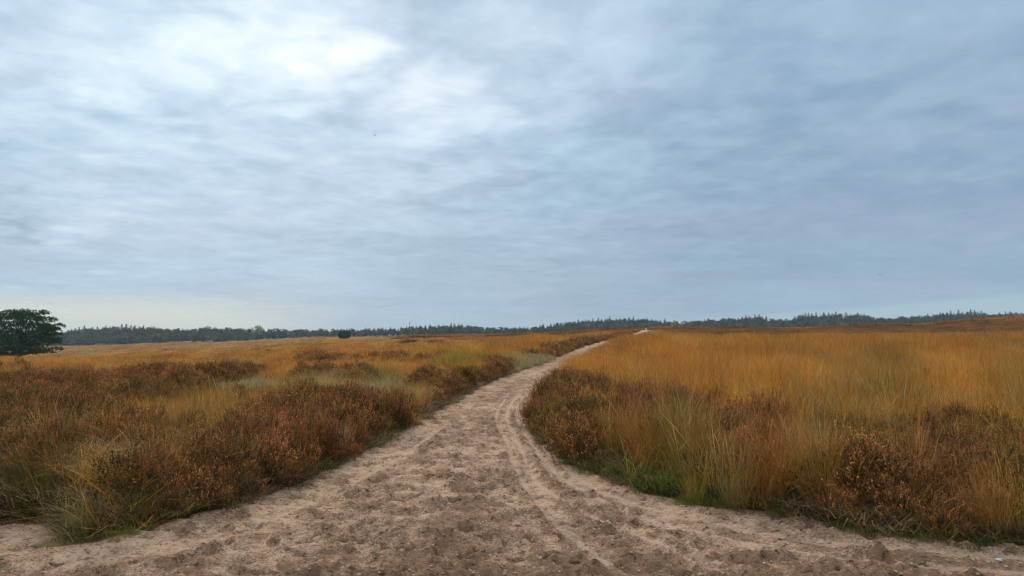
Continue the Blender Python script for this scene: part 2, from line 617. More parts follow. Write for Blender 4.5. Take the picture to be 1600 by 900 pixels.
def plant_mat(name, trans=0.3, rough=0.6, src='INSTANCER', jitter=0.0):
    """vertex colour times the tint of the instance (or the object colour)"""
    m, b = new_mat(name)
    a = b.node('ShaderNodeAttribute', attribute_name='col')
    if src == 'INSTANCER':
        t = b.node('ShaderNodeAttribute', attribute_name='tint', attribute_type='INSTANCER').outputs['Color']
    else:
        t = b.node('ShaderNodeObjectInfo').outputs['Color']
    c = b.mix(1.0, a.outputs['Color'], t, 'MULTIPLY')
    p = b.node('ShaderNodeBsdfPrincipled')
    b.put(p.inputs['Base Color'], c)
    p.inputs['Roughness'].default_value = rough
    p.inputs['Specular IOR Level'].default_value = 0.2
    out = b.node('ShaderNodeOutputMaterial')
    if trans > 0:
        tr = b.node('ShaderNodeBsdfTranslucent')
        b.put(tr.inputs[0], c)
        mx = b.node('ShaderNodeMixShader')
        mx.inputs[0].default_value = trans
        b.t.links.new(p.outputs[0], mx.inputs[1])
        b.t.links.new(tr.outputs[0], mx.inputs[2])
        b.t.links.new(mx.outputs[0], out.inputs[0])
    else:
        b.t.links.new(p.outputs[0], out.inputs[0])
    return m


M_GRASS = plant_mat('grass_blades', 0.22)
M_GRASS_O = plant_mat('tussock_blades', 0.22, src='OBJ')
M_HEATH = plant_mat('heather_sprigs', 0.12, 0.8)
M_HEATH_O = plant_mat('heather_bush_sprigs', 0.12, 0.8, src='OBJ')
M_TREE = plant_mat('far_crowns', 0.15, 0.8)
M_TREE_O = plant_mat('tree_crowns', 0.15, 0.8, src='OBJ')


def simple_mat(name, c, rough=0.8, noise=0.0, nscale=8.0, bump=0.0):
    m, b = new_mat(name)
    p = b.node('ShaderNodeBsdfPrincipled')
    tcn = b.node('ShaderNodeTexCoord').outputs['Object']
    n = b.noise(tcn, nscale, 5.0, 0.6)
    col = b.mix(n, tuple(v * (1 - noise) for v in c), tuple(v * (1 + noise) for v in c))
    b.put(p.inputs['Base Color'], col)
    p.inputs['Roughness'].default_value = rough
    if bump:
        bm = b.node('ShaderNodeBump')
        bm.inputs['Strength'].default_value = bump
        bm.inputs['Distance'].default_value = 0.01
        b.put(bm.inputs['Height'], n)
        b.put(p.inputs['Normal'], bm.outputs[0])
    out = b.node('ShaderNodeOutputMaterial')
    b.t.links.new(p.outputs[0], out.inputs[0])
    return m


M_BARK = simple_mat('bark', (0.075, 0.055, 0.04), 0.9, 0.4, 12.0, 0.6)
M_TWIG = simple_mat('heather_stems', (0.06, 0.04, 0.028), 0.9, 0.4, 30.0)

# ground: litter colour from the vegetation zones, sand from the track attribute
M_GROUND, b = new_mat('heath_ground')
acol = b.node('ShaderNodeAttribute', attribute_name='col').outputs['Color']
asand = b.node('ShaderNodeAttribute', attribute_name='sand').outputs['Fac']
achurn = b.node('ShaderNodeAttribute', attribute_name='churn').outputs['Fac']
atrack = b.node('ShaderNodeAttribute', attribute_name='track').outputs['Fac']
pos = b.node('ShaderNodeNewGeometry').outputs['Position']
nf = b.noise(pos, 55.0, 5.0, 0.65)
ng = b.noise(pos, 260.0, 3.0, 0.7)
nm = b.noise(pos, 5.0, 5.0, 0.6, 0.4)
nl = b.noise(pos, 0.9, 3.0, 0.5)
lit = b.mix(1.0, acol, b.ramp(b.noise(pos, 24.0, 6.0, 0.7), [(0.25, (0.45, 0.42, 0.4)), (0.75, (1.5, 1.5, 1.5))]), 'MULTIPLY')
s_light = b.mix(nl, (0.60, 0.380, 0.265), (0.68, 0.450, 0.325))
s_dark = b.mix(nm, (0.22, 0.120, 0.074), (0.36, 0.215, 0.142))
ch = b.m('ADD', achurn, b.m('MULTIPLY', b.m('SUBTRACT', nf, 0.5), 1.7))
ch = b.smooth(b.m('ADD', ch, b.m('MULTIPLY', b.m('SUBTRACT', nm, 0.5), 0.5)), 0.22, 0.80)
sandc = b.mix(b.m('MULTIPLY', ch, b.m('SUBTRACT', 1.0, b.m('MULTIPLY', atrack, 0.85))), s_light, s_dark)
sandc = b.mix(b.m('MULTIPLY', atrack, 0.5), sandc, (0.60, 0.41, 0.31))
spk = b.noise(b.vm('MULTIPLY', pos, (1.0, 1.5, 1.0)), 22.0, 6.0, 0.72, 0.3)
sandc = b.mix(1.0, sandc, b.ramp(spk, [(0.32, (0.52, 0.47, 0.44)), (0.47, (0.98, 0.97, 0.96)), (0.70, (1.10, 1.09, 1.08))]), 'MULTIPLY')  # dark specks put the small shadows of sand lumps into the colour
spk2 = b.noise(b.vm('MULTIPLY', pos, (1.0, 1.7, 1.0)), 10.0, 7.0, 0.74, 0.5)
sandc = b.mix(1.0, sandc, b.ramp(spk2, [(0.38, (0.36, 0.30, 0.26)), (0.46, (1.0, 1.0, 1.0))]), 'MULTIPLY')  # larger dark marks, also lump shadow painted into the sand colour
sandc = b.mix(1.0, sandc, b.ramp(ng, [(0.3, (0.80, 0.80, 0.80)), (0.7, (1.14, 1.13, 1.12))]), 'MULTIPLY')
sandc = b.mix(b.m('MULTIPLY', atrack, 0.55), sandc, (0.56, 0.385, 0.285))
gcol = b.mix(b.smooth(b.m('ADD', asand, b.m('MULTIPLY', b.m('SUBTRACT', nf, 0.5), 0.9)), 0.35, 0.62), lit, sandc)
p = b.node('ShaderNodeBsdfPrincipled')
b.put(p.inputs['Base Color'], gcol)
p.inputs['Roughness'].default_value = 0.95
p.inputs['Specular IOR Level'].default_value = 0.1
bm = b.node('ShaderNodeBump')
bm.inputs['Strength'].default_value = 0.8
bm.inputs['Distance'].default_value = 0.020
b.put(bm.inputs['Height'], b.m('ADD', b.m('ADD', b.m('MULTIPLY', spk2, 2.5), b.m('ADD', nf, spk)), b.m('MULTIPLY', ng, 0.25)))
b.put(p.inputs['Normal'], bm.outputs[0])
out = b.node('ShaderNodeOutputMaterial')
b.t.links.new(p.outputs[0], out.inputs[0])

# ================================================================== ground and sandy path
th_in = np.radians(np.linspace(-44, 44, 960))
th_out = np.radians(np.linspace(44, 316, 70)[1:-1])
TH = np.concatenate([th_in, th_out])
R = [0.6, 1.2, 2.0, 2.8, 3.4]
r = 3.6
while r < 48:
    R.append(r)
    r *= 1.0040
while r < 1400:
    R.append(r)
    r *= 1.018
R = np.array(R)
RR, TT = np.meshgrid(R, TH, indexing='ij')
GX = (RR * np.sin(TT)).ravel()
GY = (RR * np.cos(TT)).ravel()
SD = np.full(GX.shape, 5.0)
nearm = (GY < 215) & (GY > -9) & (np.abs(GX) < 45)
SD[nearm] = sdf_sand(GX[nearm], GY[nearm])
GZ = base_z(GX, GY, SD)
GZ = np.where(RR.ravel() > 1000, np.minimum(GZ, -6.0 + 0 * GZ), GZ)

# relief of the sand
TRACKS = [
    [(789, 625), (781, 636), (775, 650), (776, 660), (785, 678), (796, 700), (800, 718), (812, 745), (838, 785), (880, 830), (960, 885)],
    [(812, 618), (799, 628), (791, 646), (793, 660), (806, 682), (815, 700), (821, 720), (834, 750), (870, 778), (925, 808), (1010, 842), (1120, 880)],
    [(845, 606), (822, 618), (811, 628), (806, 648), (809, 658), (820, 678), (833, 698), (850, 720), (872, 742), (915, 770), (975, 797), (1060, 823), (1170, 848), (1330, 875), (1600, 893)],
    [(836, 672), (850, 700), (868, 722), (905, 748), (960, 775), (1040, 800), (1140, 822), (1300, 848), (1600, 872)],
    [(700, 660), (640, 705), (560, 750), (450, 800), (300, 850), (60, 890)],
]


def chaikin(p, n=2):
    p = [np.array(q, float) for q in p]
    for _ in range(n):
        o = [p[0]]
        for a, c in zip(p[:-1], p[1:]):
            o += [a * .75 + c * .25, a * .25 + c * .75]
        o.append(p[-1])
        p = o
    return p


ins = np.where((SD < 0.4) & (RR.ravel() < 48) & (RR.ravel() > 3))[0]
X, Y, S = GX[ins], GY[ins], SD[ins]
fine = np.clip(1.3 - Y / 34, 0.15, 1)
# local direction along the path so that the worn bands follow it
cx = np.interp(Y, [4, 6, 9, 12, 15, 20, 27, 33, 52], [0.3, -0.2, -0.7, -0.75, -0.5, 0.0, 0.8, 2.1, 5.2])
across = X - cx
churn = 0.42 * fbm(across / 0.45, Y / 1.3, 3, 101) + 0.85 * fbm(X / 0.15, Y / 0.17, 4, 105, 0.6) - 0.14
churn += 0.16 * sstep(-Y, -6.6, -5.0) * sstep(X, -1.6, 0.0) + 0.22 * sstep(-Y, -5.35, -4.75)
churn += 0.10 * np.exp(-((across - 0.1) / 0.7) ** 2)
churn -= 0.06 * sstep(S, -0.35, -0.05)
cm = sstep(churn, 0.34, 0.72)


def ridged(x, y, seed, oc=2):
    return 1 - np.abs(2 * fbm(x, y, oc, seed) - 1)


dz = (fbm(across / 0.7, Y / 1.5, 2, 111) - 0.5) * 0.05
dz += 0.018 * (ridged(X / 0.45, Y / 0.20, 181) - 0.6) * fine
dz += cm * (ridged(X / 0.30, Y / 0.26, 121) - 0.72) * 0.062 * fine
dz += (0.2 + cm) * (fbm(X / 0.12, Y / 0.11, 2, 131) - 0.5) * 0.050 * fine
dz += (0.16 + cm) * (vnoise(X / 0.055, Y / 0.05, 141) - 0.5) * 0.034 * fine
dz += (0.10 + cm) * (vnoise(X / 0.027, Y / 0.026, 151) - 0.5) * 0.018 * np.clip(1.2 - Y / 10, 0, 1)
track = np.zeros(len(X))
for k, tr in enumerate(TRACKS):
    pts = chaikin([at(a, c) for a, c in tr], 2)
    d = seg_dist(X, Y, pts) + (vnoise(X * 3, Y * 3, 160 + k) - 0.5) * 0.012
    wdt = 0.034
    flat = np.exp(-(d / (wdt * 1.5)) ** 4)
    fade = 0.45 + 0.55 * fbm(X / 0.8, Y / 0.8, 2, 170 + k)
    dz = dz * (1 - 0.75 * flat) + (-0.012 * np.exp(-(d / wdt) ** 2) + 0.009 * np.exp(-((d - wdt * 1.9) / (wdt * .7)) ** 2)) * fade
    track = np.maximum(track, np.exp(-(d / (wdt * 0.8)) ** 2) * fade)
for k, (tr, hw_) in enumerate(((TRACKS[2], .16), (TRACKS[0], .13), (TRACKS[4], .22), (TRACKS[3], .12))):
    pts = chaikin([at(a + (14 if k != 2 else -20), c + 4) for a, c in tr], 2)
    d = seg_dist(X, Y, pts)
    wv = hw_ * (.7 + .6 * vnoise(X * 1.3, Y * 1.3, 190 + k))
    band = 1 - sstep(d, wv * .6, wv * 1.2)
    dz = dz * (1 - .55 * band) - .012 * band + .010 * np.exp(-((d - wv * 1.4) / .05) ** 2) * fbm(X * 3, Y * 3, 2, 195) + .007 * band * np.sin((X * .35 + Y) * 52 + 3 * vnoise(X * 4, Y * 4, 196)) * (vnoise(X * 2, Y * 2, 197) > .4) * fine
    churn -= .09 * band
    churn += .10 * np.exp(-((d - wv * 1.5) / .07) ** 2)
# foot and hoof prints
r2 = np.random.default_rng(3)
for k in range(900):
    yy = 4.4 + 24 * r2.random() ** 1.7
    xx = np.interp(yy, [4, 6, 9, 12, 15, 20, 27], [0.0, -0.3, -0.7, -0.75, -0.5, 0.0, 0.8]) + r2.normal() * (1.1 if yy > 7 else 2.2)
    a = r2.normal() * 0.5
    lx, ly = 0.05 + 0.025 * r2.random(), 0.085 + 0.05 * r2.random()
    sel = np.where((np.abs(X - xx) < 0.30) & (np.abs(Y - yy) < 0.30))[0]
    if not len(sel):
        continue
    u = (X[sel] - xx) * math.cos(a) + (Y[sel] - yy) * math.sin(a)
    v = -(X[sel] - xx) * math.sin(a) + (Y[sel] - yy) * math.cos(a)
    rr = np.sqrt((u / lx) ** 2 + (v / ly) ** 2)
    dep = 0.014 + 0.032 * r2.random() ** 1.5
    dz[sel] += -dep * (1 - sstep(rr, 0.55, 1.05)) + dep * 0.45 * np.exp(-((rr - 1.3) / 0.25) ** 2)
    churn[sel] += 0.10 * (1 - sstep(rr, 0.6, 1.3))
inside = 1 - sstep(S, -0.06, 0.12)
GZ[ins] += dz * inside
churnv = np.full(GX.shape, 0.48)
churnv[ins] = np.clip(churn, 0, 1)
trackv = np.zeros(GX.shape)
trackv[ins] = track
sandv = 1 - sstep(SD, -0.05, 0.16)
H, pale, tint, hf, verge = zones(GX, GY, SD)
litter = np.array([0.13, 0.085, 0.045])
gcolv = (tint * 0.14) * (1 - H[:, None]) + np.array([0.055, 0.034, 0.022]) * H[:, None]  # litter under the grass darkened in colour to deepen shade between plants
gcolv = gcolv * (1 - pale[:, None] * .6) + np.array([0.36, 0.24, 0.10]) * pale[:, None] * .6
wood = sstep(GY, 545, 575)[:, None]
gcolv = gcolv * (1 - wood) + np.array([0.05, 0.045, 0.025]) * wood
strips = (ridge := sstep(fbm(GX / 9, GY / 26, 2, 300), 0.60, 0.68) * sstep(GY, 120, 160))[:, None]
gcolv = gcolv * (1 - strips * .6) + np.array([0.40, 0.30, 0.19]) * strips * .6

nR, nT = len(R), len(TH)
I, J = np.meshgrid(np.arange(nR - 1), np.arange(nT), indexing='ij')
J2 = (J + 1) % nT
Q = np.stack([I * nT + J, I * nT + J2, (I + 1) * nT + J2, (I + 1) * nT + J], -1).reshape(-1, 4)[:, ::-1]
V3 = np.stack([GX, GY, GZ], -1)
qs = SD[Q].mean(1) < 0.02


def submesh(name, q):
    used = np.unique(q)
    remap = np.full(len(V3), -1)
    remap[used] = np.arange(len(used))
    return mesh_np(name, V3[used], remap[q], M_GROUND, gcolv[used],
                   {'sand': sandv[used], 'churn': churnv[used], 'track': trackv[used]}, smooth=True)


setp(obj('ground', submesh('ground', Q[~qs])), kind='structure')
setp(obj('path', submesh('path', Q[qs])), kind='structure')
# the middle of the polar grid, under the camera
cvs = np.array([[0.6 * math.sin(t), 0.6 * math.cos(t), float(GZ[k])] for k, t in enumerate(TH)])
me = mesh_np('path_centre', np.vstack([cvs, [[0, 0, float(GZ[0])]]]), None, M_GROUND, np.array([.3, .2, .1]),
             {'sand': np.ones(nT + 1), 'churn': np.full(nT + 1, .4), 'track': np.zeros(nT + 1)},
             tris=[[k, (k + 1) % nT, nT] for k in range(nT)][::-1])
o_ = obj('path_start', me)
setp(o_, kind='structure')


def surf(X, Y):
    return base_z(X, Y, sdf_sand(X, Y) if True else None)


# ================================================================== plant meshes
def tuft_mesh(name, n, h, spread, width, lean=0.35, arch=0.5, seg=3, wind=(0, 0), mat=M_GRASS, green=0.35, flop=0.0, head=0.25, seed=0):
    r_ = np.random.default_rng(seed)
    a = r_.random(n) * 2 * math.pi
    rad = spread * np.sqrt(r_.random(n))
    bx, by = rad * np.cos(a), rad * np.sin(a)
    az = a + r_.normal(size=n) * 1.3
    hh = h * (0.45 + 0.6 * r_.random(n) ** 0.7)
    ln = lean * (0.15 + r_.random(n)) * (0.5 + rad / (spread + 1e-6))
    ar = arch * r_.random(n) ** 1.5
    ishead = r_.random(n) < head
    hh = np.where(ishead, h * (0.9 + 0.35 * r_.random(n)), hh)
    ar = np.where(ishead, ar * 0.25, ar)
    face = r_.random(n) * math.pi
    kink = (r_.random(n) < .26)
    kt = .4 + .3 * r_.random(n)
    kaz = r_.random(n) * 6.28
    ts = np.linspace(0, 1, seg + 1)
    vs = np.zeros((n, seg + 1, 2, 3))
    cs = np.zeros((n, seg + 1, 2, 3))
    bright = 0.45 + 1.0 * r_.random(n) ** 1.3
    warm = r_.normal(size=n) * 0.10
    for k, t in enumerate(ts):
        out = hh * (ln * t + ar * t ** 2.4)
        x = bx + np.cos(az) * out + wind[0] * hh * t ** 2
        y = by + np.sin(az) * out + wind[1] * hh * t ** 2
        z = hh * (t - (ar * 0.45 + flop) * t ** 3) * np.sqrt(np.maximum(1 - (ln * .6) ** 2, .3))
        kk_ = np.where(kink, np.maximum(t - kt, 0), 0) * hh
        x = x + np.cos(kaz) * kk_ * .8
        y = y + np.sin(kaz) * kk_ * .8
        z = z - kk_ * 1.05
        z = np.maximum(z, .004)
        wd = width * (1.0 - 0.75 * t) * np.where(ishead, 0.6, 1.0)
        wd = np.where(ishead & (t > 0.7), width * 0.9, wd) if k < seg else wd * .4
        vs[:, k, 0] = np.stack([x - np.cos(face) * wd / 2, y - np.sin(face) * wd / 2, z], -1)
        vs[:, k, 1] = np.stack([x + np.cos(face) * wd / 2, y + np.sin(face) * wd / 2, z], -1)
        g = green * (1 - t) ** 1.5
        c = np.stack([bright * (1 - .50 * g) * (1 + warm), bright * (1 + 0.02 * g), bright * (1 - .35 * g) * (1 - warm)], -1)
        c = np.where((ishead & (t > .6))[:, None], c * np.array([1.08, 1.12, 1.5]), c)
        cs[:, k, 0] = c
        cs[:, k, 1] = c
    V_ = vs.reshape(-1, 3)
    base = (np.arange(n) * (seg + 1) * 2)[:, None]
    q = []
    for k in range(seg):
        q.append(np.stack([base[:, 0] + 2 * k, base[:, 0] + 2 * k + 1, base[:, 0] + 2 * k + 3, base[:, 0] + 2 * k + 2], -1))
    return mesh_np(name, V_, np.concatenate(q), mat, cs.reshape(-1, 3))


def quads_at(mb, cen, axis, length, width, col, r_):
    """a batch of narrow quads: centre, axis (unit), length, width"""
    n = len(cen)
    rnd = r_.normal(size=(n, 3))
    side = np.cross(axis, rnd)
    side /= np.linalg.norm(side, axis=1)[:, None] + 1e-9
    a = axis * (length[:, None] / 2)
    s = side * (width[:, None] / 2)
    v = np.stack([cen - a - s * .8, cen - a + s * .8, cen + a + s, cen + a - s], 1).reshape(-1, 3)
    q = np.arange(n * 4).reshape(-1, 4)
    mb.add(v, q, np.repeat(col, 4, axis=0))


def heather_mesh(name, rad, h, nb, ns, nflake, fl, fw, mat, seed, rosy=0.5, lumpy=0.35, slen=None):
    """dome of branchlets; every branchlet carries upright feathery sprigs of small leaves and dry flowers"""
    r_ = np.random.default_rng(seed)
    mb = MB()
    a = r_.random(nb) * 2 * math.pi
    el = np.arcsin(r_.random(nb) ** 0.8)
    rr = 1.0 - lumpy * r_.random(nb)
    cxy = rad * np.cos(el) * rr
    tip = np.stack([cxy * np.cos(a), cxy * np.sin(a), h * (0.12 + 0.88 * np.sin(el)) * rr], -1)
    outd = tip / np.array([rad, rad, h])
    outd /= np.linalg.norm(outd, axis=1)[:, None]
    # sprigs
    k = np.repeat(np.arange(nb), ns)
    n = len(k)
    ax = outd[k] * 0.55 + np.array([0, 0, 0.85]) + r_.normal(size=(n, 3)) * 0.28
    ax /= np.linalg.norm(ax, axis=1)[:, None]
    root = tip[k] + r_.normal(size=(n, 3)) * np.array([1, 1, .6]) * rad * 0.11
    L_ = (slen or fl * 7) * (0.6 + 0.7 * r_.random(n))
    root = root - ax * L_[:, None] * 0.5
    root[:, 2] = np.maximum(root[:, 2], 0.01)
    cb = 0.55 + 0.85 * r_.random(nb)
    tone = cb[k] * (0.65 + 0.6 * r_.random(n))
    dry = (r_.random(n) < 0.80) * 1.0
    # flakes along sprigs
    kk = np.repeat(np.arange(n), nflake)
    t = np.tile(np.linspace(0.05, 1.0, nflake), n) + r_.normal(size=len(kk)) * 0.03
    cen = root[kk] + ax[kk] * (L_[kk] * t)[:, None] + r_.normal(size=(len(kk), 3)) * fw * (0.45 if slen else 0.7)
    fa = ax[kk] + r_.normal(size=(len(kk), 3)) * (0.42 if slen else 0.55)
    fa /= np.linalg.norm(fa, axis=1)[:, None]
    brown = np.array([1.15, 1.0, 1.0])
    pink = np.array([1.28, 1.10, 1.05])
    green = np.array([0.40, 0.66, 0.42])
    topness = sstep(t, 0.30, 0.62) * dry[kk]
    pk = (r_.random(n)[kk] < rosy * .6)[:, None]
    col = np.where(pk, pink, brown) * topness[:, None] + green * 0.62 * (1 - topness[:, None])
    col = col * tone[kk][:, None]
    quads_at(mb, cen, fa, fl * (0.7 + 0.6 * r_.random(len(kk))), fw * (0.7 + 0.6 * r_.random(len(kk))), col, r_)
    # stalk of each sprig
    quads_at(mb, root + ax * (L_ * 0.3)[:, None], ax, L_ * 0.9, np.full(n, fw * .35), np.tile([0.6, 0.5, 0.45], (n, 1)), r_)
    return mb.mesh(name, mat)


def stems_mesh(name, rad, h, n, mat, seed):
    r_ = np.random.default_rng(seed)
    mb = MB()
    for k in range(n):
        a = r_.random() * 2 * math.pi
        e = r_.random() ** .5
        p0 = np.array([math.cos(a), math.sin(a), 0]) * rad * .12
        p2 = np.array([math.cos(a) * rad * .8 * e, math.sin(a) * rad * .8 * e, h * (0.85 - .5 * e * e)])
        p1 = (p0 + p2) / 2 + r_.normal(size=3) * rad * .12
        p1[2] = max(p1[2], .03)
        mb.tube([p0, p1, p2], [0.006, 0.004, 0.0015], np.array([1., 1, 1]), 3)
    return mb.mesh(name, mat)


TPL = {}


def template(coll, name, me):
    c = TPL.get(coll)
    if c is None:
        c = bpy.data.collections.new(coll)
        TPL[coll] = c
    o = bpy.data.objects.new(name, me)
    c.objects.link(o)
    return o


def scatter_obj(name, coll, pts, idx, rot, scl, tint):
    """one stuff object: points carrying instances of the templates of a collection"""
    n = len(pts)
    me = bpy.data.meshes.new(name)
    me.vertices.add(n)
    me.vertices.foreach_set('co', np.asarray(pts, np.float32).ravel())
    a = me.attributes.new('idx', 'INT', 'POINT')
    a.data.foreach_set('value', np.asarray(idx, np.int32))
    a = me.attributes.new('rot', 'FLOAT_VECTOR', 'POINT')
    a.data.foreach_set('vector', np.asarray(rot, np.float32).ravel())
    a = me.attributes.new('scl', 'FLOAT_VECTOR', 'POINT')
    a.data.foreach_set('vector', np.asarray(scl, np.float32).ravel())
    c = np.ones((n, 4), np.float32)
    c[:, :3] = tint
    a = me.attributes.new('tint', 'FLOAT_COLOR', 'POINT')
    a.data.foreach_set('color', c.ravel())
    o = obj(name, me)
    g = bpy.data.node_groups.new(name + '_scatter', 'GeometryNodeTree')
    g.interface.new_socket('Geometry', in_out='INPUT', socket_type='NodeSocketGeometry')
    g.interface.new_socket('Geometry', in_out='OUTPUT', socket_type='NodeSocketGeometry')
    N = g.nodes
    gi = N.new('NodeGroupInput')
    go = N.new('NodeGroupOutput')
    ci = N.new('GeometryNodeCollectionInfo')
    ci.inputs['Collection'].default_value = TPL[coll]
    ci.inputs['Separate Children'].default_value = True
    ci.inputs['Reset Children'].default_value = True
    ip = N.new('GeometryNodeInstanceOnPoints')
    ip.inputs['Pick Instance'].default_value = True

    def na(nm_, dt):
        q = N.new('GeometryNodeInputNamedAttribute')
        q.data_type = dt
        q.inputs[0].default_value = nm_
        return q.outputs[0]
    g.links.new(gi.outputs[0], ip.inputs['Points'])
    g.links.new(ci.outputs[0], ip.inputs['Instance'])
    g.links.new(na('idx', 'INT'), ip.inputs['Instance Index'])
    e2r = N.new('FunctionNodeEulerToRotation')
    g.links.new(na('rot', 'FLOAT_VECTOR'), e2r.inputs[0])
    g.links.new(e2r.outputs[0], ip.inputs['Rotation'])
    g.links.new(na('scl', 'FLOAT_VECTOR'), ip.inputs['Scale'])
    g.links.new(ip.outputs[0], go.inputs[0])
    md = o.modifiers.new('scatter', 'NODES')
    md.node_group = g
    return setp(o, kind='stuff')


# grass templates by distance band: A near .. E far
BANDS = {
    'A': dict(n=42, h=0.68, spread=0.10, width=0.0042, seg=4),
    'B': dict(n=60, h=0.66, spread=0.17, width=0.0070, seg=3),
    'C': dict(n=90, h=0.64, spread=0.40, width=0.0150, seg=2),
    'D': dict(n=110, h=0.62, spread=0.85, width=0.0320, seg=2),
    'E': dict(n=110, h=0.62, spread=2.3, width=0.085, seg=1),
}
for bn, kw in BANDS.items():
    for k in range(5):
        template('grass_' + bn, f'grass_{bn}_{k}', tuft_mesh(f'grass_{bn}_{k}', lean=0.25 + .08 * k, arch=0.45 + .1 * k,
                                                            wind=(-0.06 + .02 * k, 0.0), seed=100 + k * 7 + ord(bn), **kw))
HB = {
    'A': dict(rad=0.22, h=0.36, nb=60, ns=6, nflake=7, fl=0.011, fw=0.0065),
    'B': dict(rad=0.30, h=0.42, nb=70, ns=5, nflake=6, fl=0.015, fw=0.0090),
    'C': dict(rad=0.50, h=0.42, nb=90, ns=4, nflake=4, fl=0.030, fw=0.018),
    'D': dict(rad=1.0, h=0.45, nb=110, ns=4, nflake=3, fl=0.055, fw=0.036),
    'E': dict(rad=2.6, h=0.55, nb=120, ns=4, nflake=2, fl=0.13, fw=0.09),
}
for bn, kw in HB.items():
    for k in range(4):
        template('heather_' + bn, f'heather_{bn}_{k}', heather_mesh(f'heather_{bn}_{k}', mat=M_HEATH, seed=300 + k + ord(bn) * 3, rosy=.3 + .15 * k, **kw))
for k in range(4):
    template('turf', f'turf_{k}', tuft_mesh(f'turf_{k}', 60, 0.085, 0.10, 0.0045, lean=.6, arch=.8, seg=2, green=0.1, head=0.0, seed=500 + k))
for k in range(4):
    template('mats', f'mat_{k}', tuft_mesh(f'mat_{k}', 150, 0.16, 0.22, 0.009, lean=.9, arch=1.1, seg=2, green=0.0, head=0.0, seed=520 + k))


def crumb_mesh(name, seed):
    r_ = np.random.default_rng(seed)
    import bmesh
    bm_ = bmesh.new()
    bmesh.ops.create_icosphere(bm_, subdivisions=2, radius=1.0)
    for v in bm_.verts:
        v.co *= 0.75 + 0.5 * r_.random()
        v.co.z *= 0.6
    me_ = bpy.data.meshes.new(name)
    bm_.to_mesh(me_)
    bm_.free()
    a_ = me_.attributes.new('col', 'FLOAT_COLOR', 'POINT')
    a_.data.foreach_set('color', np.ones(len(me_.vertices) * 4, np.float32))
    me_.materials.append(M_CRUMB)
    return me_


M_CRUMB = plant_mat('sand_crumbs', 0.0, 0.95)
for k in range(4):
    template('crumbs', f'crumb_{k}', crumb_mesh(f'crumb_{k}', 600 + k))


def jgrid(Y0, Y1, sp, seed, slope=0.80, pad=2.2):
    r_ = np.random.default_rng(seed)
    W = slope * Y1 + pad
    xs = np.arange(-W, W, sp)
    ys = np.arange(Y0, Y1, sp)
    X_, Y_ = np.meshgrid(xs, ys)
    X_ = X_.ravel() + (r_.random(X_.size) - .5) * sp * 1.0
    Y_ = Y_.ravel() + (r_.random(Y_.size) - .5) * sp * 1.0
    k = (np.abs(X_) < slope * Y_ + pad) & (Y_ >= Y0) & (Y_ < Y1)
    return X_[k], Y_[k], r_


